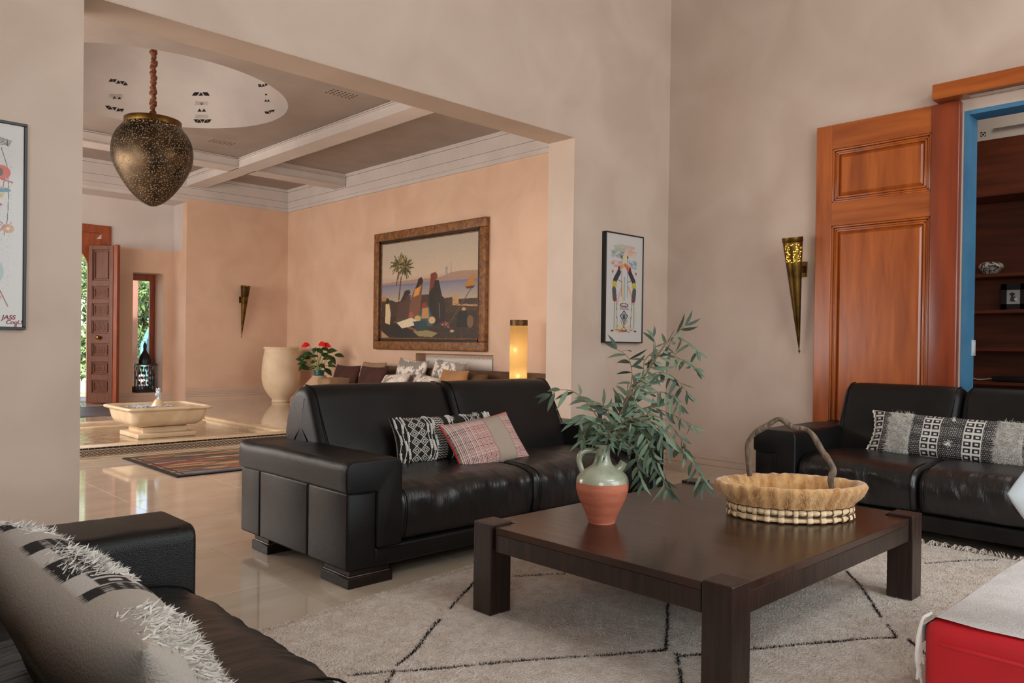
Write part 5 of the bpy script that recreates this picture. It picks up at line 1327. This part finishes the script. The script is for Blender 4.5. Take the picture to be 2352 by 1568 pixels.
# fur rim: flaring scalloped band, inside and outside
V = []; F = []; NB = 180
prf = [(.004, .064), (.012, .078), (.022, .10), (.036, .125), (.047, .148), (.044, .162), (.030, .165), (.014, .155), (-.008, .12), (-.018, .08), (-.02, .03)]
for k in range(NB):
    a = 2*PI*k/NB; end = abs(math.cos(a))**6
    for j, (o_f, z) in enumerate(prf):
        sc_ = .010*math.sin(a*28)*(1 if j < 5 else .3)*(1-j/12)+.004*mnoise.noise(Vector((a*6, j*.6, 0)))
        V.append(el(a, 1, z+.006*mnoise.noise(Vector((math.cos(a)*9, math.sin(a)*9, j*.4))), o_f+sc_+.028*end*(z > .09)))
m_ = len(prf)
for k in range(NB):
    for j in range(m_-1): F.append((k*m_+j, ((k+1) % NB)*m_+j, ((k+1) % NB)*m_+j+1, k*m_+j+1))
G().add(V, F).obj('fur_rim', m_fur, bas, ang=80)
Rn = np.random.RandomState(3); n = 9000; a = Rn.rand(n)*2*PI; j = Rn.rand(n)
zz = .066+.098*j; of = .006+.042*np.sin(j*1.6)+.028*np.abs(np.cos(a))**6*(j > .4)
ins = Rn.rand(n) < .3; of = np.where(ins, -.014+.02*j, of)
C = np.stack([(A1+of)*np.cos(a), (B1+of)*np.sin(a), zz], 1)
nr = np.stack([np.cos(a), np.sin(a)*1.3, 0*a], 1)*np.where(ins, -1, 1)[:, None]
D = nr*.006+np.stack([Rn.randn(n)*.003, Rn.randn(n)*.003, -.004-.010*Rn.rand(n)], 1)
e_ = (np.abs(np.cos(a)) > .97) & (Rn.rand(n) < .25); D[e_] *= 3.0
wv = np.stack([-np.sin(a), np.cos(a), 0*a], 1)*.0005
stuff_quads('fur_hair', C, D, wv, m_furh, bas)
# vine handle drawn through measured points
hpx = [(1722, 1092, .08), (1719, 1052, .07), (1717, 1020, .06), (1733, 995, .05), (1758, 980, .03), (1785, 963, .01), (1800, 966, 0), (1820, 980, -.02), (1850, 985, -.03), (1868, 1000, -.05), (1885, 1030, -.07), (1906, 1060, -.09), (1914, 1080, -.10), (1908, 1100, -.11), (1911, 1128, -.11)]
H_ = []
for x, y, dp in hpx:
    P0 = bk_c+flat*dp; d = FW+RT*((x-CX)/FPX)-UP*((y-CY)/FPX); t = (P0-CAMPOS).dot(flat)/d.dot(flat); H_.append(CAMPOS+d*t)
Hs = smoothpts(H_, 6); inv = Matrix.Rotation(-bax, 4, 'Z')
Hl = [inv @ (v-bk_c) for v in Hs]
G().tube(Hl, [.0125+.0025*math.sin(i*.35)+.003*(i > 62 and i < 76) for i in range(len(Hl))], 10).obj('vine_handle', m_vine, bas)
P2 = []
for i, v in enumerate(Hl):
    P2.append(v+Vector((math.cos(i*.22), math.sin(i*.22)*.6, math.sin(i*.22)))*.006)
G().tube(P2, .006, 8).obj('twisted_stem', m_vine, bas)

# ------------------------------------------------------------------ SOFA CUSHIONS
def boucle(pn, T_, lines, r0=.009, seed=0, vr=(-.98, .98), wob=.012, mat=None, name='boucle_yarn'):
    g = G(); Rb = random.Random(seed)
    for u0 in lines:
        v = vr[0]; ph = Rb.random()*6
        while v < vr[1]:
            r = r0*(1.0 if math.sin(v*9+ph) > -.2 else .42)*Rb.uniform(.85, 1.15)
            u = u0+wob*math.sin(v*6+ph); p = pn(u, v, r*.5)
            g.lathe([(0, -r), (r*.85, -r*.5), (r, 0), (r*.85, r*.5), (0, r)], 6, p); v += (r/.16)*1.25 if r > r0*.6 else (r/.16)*1.5
    return g.obj(name, mat or m_white_yarn, T_, kind='stuff')
def bw1(U, V_):
    c = Canvas(U.shape[1], U.shape[0], '17120f')
    # diamonds band and zigzag band
    x = (U+1)/2*.80; y = (V_+1)/2*.30
    def rep(v, p): return np.abs((v/p) % 1-.5)*2
    for (a, b) in ((.085, .205), (.56, .68)):
        m_ = (x > a) & (x < b); d = rep(x-a, .06); e2 = rep(y, .052); q = d+e2
        c.mix(m_ & ((np.abs(q-1) < .13) | (np.abs(q-.45) < .12)), 'c4bbb2')
    for (a, b) in ((.265, .345), (.72, .79)):
        m_ = (x > a) & (x < b); q = ((y+.6*np.abs(((x-a)/.026) % 1-.5)*.026)/.016) % 1; c.mix(m_ & (q < .42), 'c4bbb2')
    return c.a
T1, pn1 = pillow('woven_cushion', 'long black and white woven cushion with bouclé stripes on the middle sofa', .80, .30, .15, m_cloth, (3.07, 3.92, .605), 0, .32, 0, cfun=bw1, nu=300, nv=120, seed=1, back='b8b0a6')
boucle(pn1, T1, (-.97, -.90, -.84, -.46, -.40, -.34, -.02, .04, .3, .36, .78, .85, .93), .0085, 3)
def tassel(T_, p, n=26, L=.05, seed=0, mat=m_white_yarn, name='tassel'):
    g = G(); Rb = random.Random(seed)
    for k in range(n):
        d = Vector((Rb.uniform(-.5, .5), Rb.uniform(-.7, -.1), Rb.uniform(-1, .3))).normalized()*L*Rb.uniform(.5, 1)
        g.tube([p, p+d*.5+Vector((0, 0, .004)), p+d], .0014, 4)
    return g.obj(name, mat, T_, kind='stuff')
tassel(T1, pn1(.08, -.25, .004), seed=1); tassel(T1, pn1(.0, .75, .004), seed=2, L=.035); tassel(T1, pn1(.55, .9, .004), seed=4, L=.035)
def pink(U, V_):
    c = Canvas(U.shape[1], U.shape[0], 'b08f86'); x = (U+1)/2; y = (V_+1)/2
    col = (x*46) % 1; rw = (y*38) % 1; st_ = (x < .52) | (x > .78)
    c.mix(st_ & (col > .62), 'd8ccc0'); c.mix(st_ & (col <= .62) & (rw < .5), 'a83a48'); c.mix(st_ & (col <= .62) & (rw < .5) & (((x*46).astype(int) % 3) == 0), '3a2c2c'); c.mix(st_ & (col <= .62) & (rw >= .5), 'c8a498')
    c.mix(st_ & (x < .2) & (col <= .5) & (rw < .45), '2c2224')
    c.mix((x > .52) & (x < .78), 'a89484'); c.mix((np.abs(x-.52) < .008) | (np.abs(x-.78) < .008), '98867a')
    return c.a
pc_ = (px(1065, 1070, 'z', .46)+px(1237, 1050, 'z', .46))/2
T2, pn2 = pillow('piped_cushion', 'pink checked rectangular cushion with plain beige band and red piping', .56, .345, .13, m_cloth, (3.225, 3.715, .585), -.05, .62, -.12, cfun=pink, nu=230, nv=130, seed=5, back='b0a090')
per = [pn2(u, -1, 0) for u in np.linspace(-1, 1, 30)]+[pn2(1, v, 0) for v in np.linspace(-1, 1, 20)][1:]+[pn2(u, 1, 0) for u in np.linspace(1, -1, 30)][1:]+[pn2(-1, v, 0) for v in np.linspace(1, -1, 20)][1:-1]
G().tube([Vector((p.x, 0, p.z)) for p in per], .0055, 8, closed=True).obj('red_piping', M('red_piping', 'c8141c', rough=.6), T2)

def tuftfield(T_, pn, u0, u1, v0, v1, n, L, seed, mat=m_white_yarn, w=.0011, name='shag_tuft'):
    Rf = np.random.RandomState(seed); C = []; D = []
    for k in range(n):
        u = u0+(u1-u0)*Rf.rand(); v = v0+(v1-v0)*Rf.rand(); p = pn(u, v, 0); C.append(p); D.append(Vector((Rf.randn()*.7, -.5-.6*Rf.rand(), Rf.randn()*.6-.5)).normalized()*L*(.5+.7*Rf.rand()))
    C = np.array(C); D = np.array(D); wv = np.cross(D, Rf.randn(n, 3)); wv /= np.linalg.norm(wv, axis=1)[:, None]; wv *= w
    return stuff_quads(name, C, D, wv, mat, T_)
def lumbar(U, V_):
    c = Canvas(U.shape[1], U.shape[0], '1a1616'); x = (U+1)/2; y = (V_+1)/2
    def woven(a, b):
        m_ = (x > a) & (x < b); rw = (y*26); cl = (x*95+.5*(rw.astype(int) % 2)) % 1; c.mix(m_ & (cl < .45) & ((rw % 1) < .5), 'a8a09a')
    def squares(a, b, n_=2):
        m_ = (x > a) & (x < b); c.mix(m_, 'c8c0ba'); q = (x-a)/(b-a)*n_; dx = np.abs(q % 1-.5); dy = np.abs((y*7+.0) % 1-.5); mm = np.maximum(dx*.85, dy); c.mix(m_ & (mm < .34) & (mm > .15), '1c1818')
    squares(0, .075, 1); woven(.075, .125); c.mix((x > .125) & (x < .265), 'b8b0a8'); woven(.265, .335); squares(.335, .435); woven(.435, .565); squares(.565, .665); woven(.665, .735); c.mix((x > .735) & (x < .875), 'b8b0a8'); woven(.875, .925); squares(.925, 1, 1)
    return c.a
lc = px(2190, 1010, 'x', 5.78)
T3, pn3 = pillow('lumbar_cushion', 'long black and white lumbar cushion with white shaggy bands on the right sofa', 1.14, .325, .17, m_cloth, (5.68, 1.735, .60), -PI/2, .42, .015, cfun=lumbar, nu=330, nv=120, seed=9, back='b8b0a6')
tuftfield(T3, pn3, -.76, -.46, -.96, .97, 2600, .036, 1); tuftfield(T3, pn3, .46, .76, -.96, .97, 2600, .036, 2)
g = G(); Rb = random.Random(3)
P = []
for k in range(26):
    v = -1+2*k/25; P.append(pn3(-1, v, 0)+Vector((-.012*abs(math.sin(k*1.25)), .0, 0)))
g.tube(smoothpts(P, 3), .006, 7).obj('looped_edge', m_white_yarn, T3)
tassel(T3, pn3(0, -.35, .006), seed=7, L=.045); tassel(T3, pn3(0, .8, .006), seed=8, L=.03)

# big cushion on the foreground sofa, seen from above its end
def lumbar4(U, V_):
    a = lumbar(U, V_); a[U < -.42] = lin('b0a59a'); return a
T4, pn4 = pillow('shaggy_cushion', 'linen-backed black and white cushion with shaggy bands on the foreground sofa', 1.05, .40, .20, m_cloth, (.47, 1.66, .60), PI/2+.0, .50, 0, cfun=lumbar4, nu=260, nv=100, seed=13, back='b0a59a')
tuftfield(T4, pn4, -.95, -.62, -.9, 1.0, 1700, .022, 11, w=.0017); tuftfield(T4, pn4, .62, .98, -.9, 1.0, 1900, .022, 12, w=.0017); tuftfield(T4, pn4, -.2, .3, .6, 1.0, 700, .02, 14, w=.0017)

# ------------------------------------------------------------------ CREAM RUG
rug = thing('shag_rug', 'large cream shag rug with thin black diamond lines under the coffee table', 'rug', (3.2, 1.6, 0))
RX0, RX1, RY0 = .75, 5.05, -.9
def far(x): return 3.06+(x-1.5)*.115 if x < 3.2 else 3.256+(x-3.2)*.06
nx_, ny_ = 170, 160; V = []; F = []
for j in range(ny_+1):
    for i in range(nx_+1):
        x = RX0+(RX1-RX0)*i/nx_; y = RY0+(far(x)-RY0)*j/ny_
        ed_ = min(i, nx_-i, j, ny_-j); z = .019+.004*mnoise.noise(Vector((x*9, y*9, 0)))+.003*mnoise.noise(Vector((x*40, y*40, 0))) if ed_ > 0 else .002
        V.append((x+.006*mnoise.noise(Vector((y*20, 0, 1))), y+.010*mnoise.noise(Vector((x*20, 1, 0))), z))
for j in range(ny_):
    for i in range(nx_): a = j*(nx_+1)+i; F.append((a, a+1, a+nx_+2, a+nx_+1))
G().add(V, F).obj('pile_bed', m_wool, rug, world=True, recalc=False, ang=180)
Rg = np.random.RandomState(17); n = 90000
x = RX0+(RX1-RX0)*Rg.rand(n); yf = np.where(x < 3.2, 3.06+(x-1.5)*.115, 3.256+(x-3.2)*.06); y = -.2+(yf+.2)*Rg.rand(n)
C = np.stack([x, y, np.full(n, .014)], 1); D = np.stack([Rg.randn(n)*.010, Rg.randn(n)*.010, .008+.010*Rg.rand(n)], 1); ph = Rg.rand(n)*PI; wv = np.stack([np.cos(ph), np.sin(ph), 0*ph], 1)*.0016
stuff_quads('wool_pile', C-np.array(rug.location), D, wv, m_wool, rug)
m2 = 2600; x = RX0+(RX1-RX0)*Rg.rand(m2); yf = np.where(x < 3.2, 3.06+(x-1.5)*.115, 3.256+(x-3.2)*.06)
C = np.stack([x, yf-.01, np.full(m2, .012)], 1); D = np.stack([Rg.randn(m2)*.012, .012+.016*Rg.rand(m2), .004+.008*Rg.rand(m2)], 1); ph = Rg.rand(m2)*PI; wv = np.stack([np.cos(ph), np.sin(ph), 0*ph], 1)*.002
stuff_quads('edge_pile', C-np.array(rug.location), D, wv, m_wool, rug)
lines = [[(1090, 1335), (1000, 1432), (955, 1490), (910, 1527)], [(908, 1538), (888, 1568), (850, 1620)], [(915, 1541), (1060, 1528), (1200, 1515), (1400, 1502), (1530, 1490)], [(1536, 1345), (1533, 1420), (1530, 1490)], [(1556, 1500), (1562, 1540), (1570, 1600)],
         [(1558, 1506), (1620, 1500), (1720, 1490), (1850, 1477), (1960, 1468), (2060, 1462)], [(1944, 1310), (1985, 1355), (2020, 1410), (2058, 1460)], [(2085, 1466), (2125, 1500), (2170, 1560)], [(1180, 1322), (1250, 1318), (1330, 1316), (1450, 1322)], [(800, 1550), (860, 1543), (905, 1540)], [(2126, 1293), (2200, 1287), (2290, 1284)]]
Cc = []; 
for k, ln_ in enumerate(lines):
    P = smoothpts([px(a, b, 'z', .024) for a, b in ln_], 40); dens = .5 if k in (8, 9, 10) else 1
    for i in range(len(P)-1):
        seg = (P[i+1]-P[i]).length; nn = int(seg*900*dens)+1
        if mnoise.noise(Vector((i*.05, k, 0))) < -.38: continue
        for q in range(nn): p = P[i].lerp(P[i+1], Rg.rand()); Cc.append((p.x+Rg.randn()*.0028, p.y+Rg.randn()*.0028, .017))
Cc = np.array(Cc); n = len(Cc); D = np.stack([Rg.randn(n)*.006, Rg.randn(n)*.006, .006+.008*Rg.rand(n)], 1); ph = Rg.rand(n)*PI; wv = np.stack([np.cos(ph), np.sin(ph), 0*ph], 1)*.0014
stuff_quads('black_diamond_lines', Cc-np.array(rug.location), D, wv, m_yarn, rug)
# knotted fringe on the far right edge
g = G(); Rb = random.Random(8)
for k in range(150):
    y = .2+2.9*k/150; x = RX1-.01; L_ = Rb.uniform(.05, .10); dy = Rb.uniform(-.05, .05)
    for q in range(3):
        g.tube(smoothpts([(x, y, .016), (x+L_*.35, y+dy*.5+Rb.uniform(-.01, .01), .026+Rb.uniform(0, .014)), (x+L_, y+dy+Rb.uniform(-.02, .02), .006)], 3), .0028, 4)
g.obj('fringe', m_wool, rug, world=True, kind='stuff')

# ------------------------------------------------------------------ RED OTTOMAN with white throw (right foreground)
ot = thing('red_ottoman', 'red upholstered ottoman with piped edge in the lower right foreground', 'ottoman', (2.9, .4, .02))
ox0, ox1, oy0, oy1, oz = 2.29, 3.75, -.55, .775, .45
G().rbox(ox0, ox1, oy0, oy1, .06, oz, .035, 4).obj('body', m_red, ot, world=True)
G().tube([(ox0-.001, y, oz-.055) for y in np.linspace(oy0+.05, oy1-.05, 12)]+[(ox0+.03, oy1-.005, oz-.055)]+[(x, oy1+.001, oz-.055) for x in np.linspace(ox0+.06, ox1-.06, 12)], .007, 8).obj('piping', m_red, ot, world=True)
for a in (ox0+.08, ox1-.08):
    for b in (oy0+.08, oy1-.08): G().lathe([(0, 0), (.03, 0), (.036, .06), (0, .06)], 14, (a-2.9, b-.4, 0)).obj('leg', m_black, ot)
th = thing('white_throw', 'white cotton throw with fringed edge draped over the red ottoman', 'throw', (2.9, .4, oz))
V = []; F = []; na, nb = 46, 40
def thz(x, y):
    z = oz+.006+.004*mnoise.noise(Vector((x*6, y*6, 0)))
    if y > oy1-.02: z = oz+.006-(y-oy1+.02)*1.6
    return z
for j in range(nb+1):
    for i in range(na+1):
        x = ox0+.05+(ox1-.02-ox0-.05)*i/na+.012*mnoise.noise(Vector((j*.3, 0, 0)))*(i == 0)
        s_ = j/nb; y = oy0+.02+(oy1+.02-oy0)*s_
        if y > oy1+.004: zz_ = oz-.02-(y-oy1)*1.4; y = oy1+.010
        else: zz_ = oz+.006+.005*mnoise.noise(Vector((x*5, y*5, 0)))
        x += -.03*s_
        V.append((x, y, zz_))
for j in range(nb):
    for i in range(na): a = j*(na+1)+i; F.append((a, a+1, a+na+2, a+na+1))
G().add(V, F).obj('cloth', m_throw, th, world=True, recalc=False)
g = G(); Rb = random.Random(5)
for k in range(9):
    b = Vector((ox0+.028+.004*k, oy1-.004, oz+.006)); L_ = Rb.uniform(.12, .2)
    g.tube(smoothpts([b, b+Vector((-.026-.003*k, .008, -.012)), b+Vector((-.045+Rb.uniform(-.02, .015), .015, -L_*.6)), b+Vector((-.03+Rb.uniform(-.03, .03), .012, -L_))], 4), .0035, 5)
g.obj('fringe', m_white_yarn, th, world=True, kind='stuff')
# pale rounded cushion at the right edge
_d = FW+RT*((2320-CX)/FPX)-UP*((1138-CY)/FPX); wc = CAMPOS+_d*2.0+RT*.252
wp, _ = pillow('white_cushion', 'plain white rounded cushion whose corner shows at the right picture edge', .40, .40, .12, m_white, wc, YAW, 0, PI/4, seed=3, nu=24, nv=24, pinch=.0, rnd=.09)

# phrases shared by things of one kind
for _o in bpy.data.objects:
    _n = _o.name.split('.')[0]
    if 'category' in _o.keys() and 'group' not in _o.keys():
        _g = {'velvet_cushion': 'cushions on the hall sofa', 'patterned_cushion': 'cushions on the hall sofa', 'banded_cushion': 'cushions on the hall sofa',
              'leather_sofa': 'black leather sofas round the coffee table', 'wall_sconce': 'brass cone wall sconces', 'framed_print': 'colourful prints in black frames',
              'garden_tree': 'trees and shrubs in the garden'}.get(_n)
        if _g: _o['group'] = _g
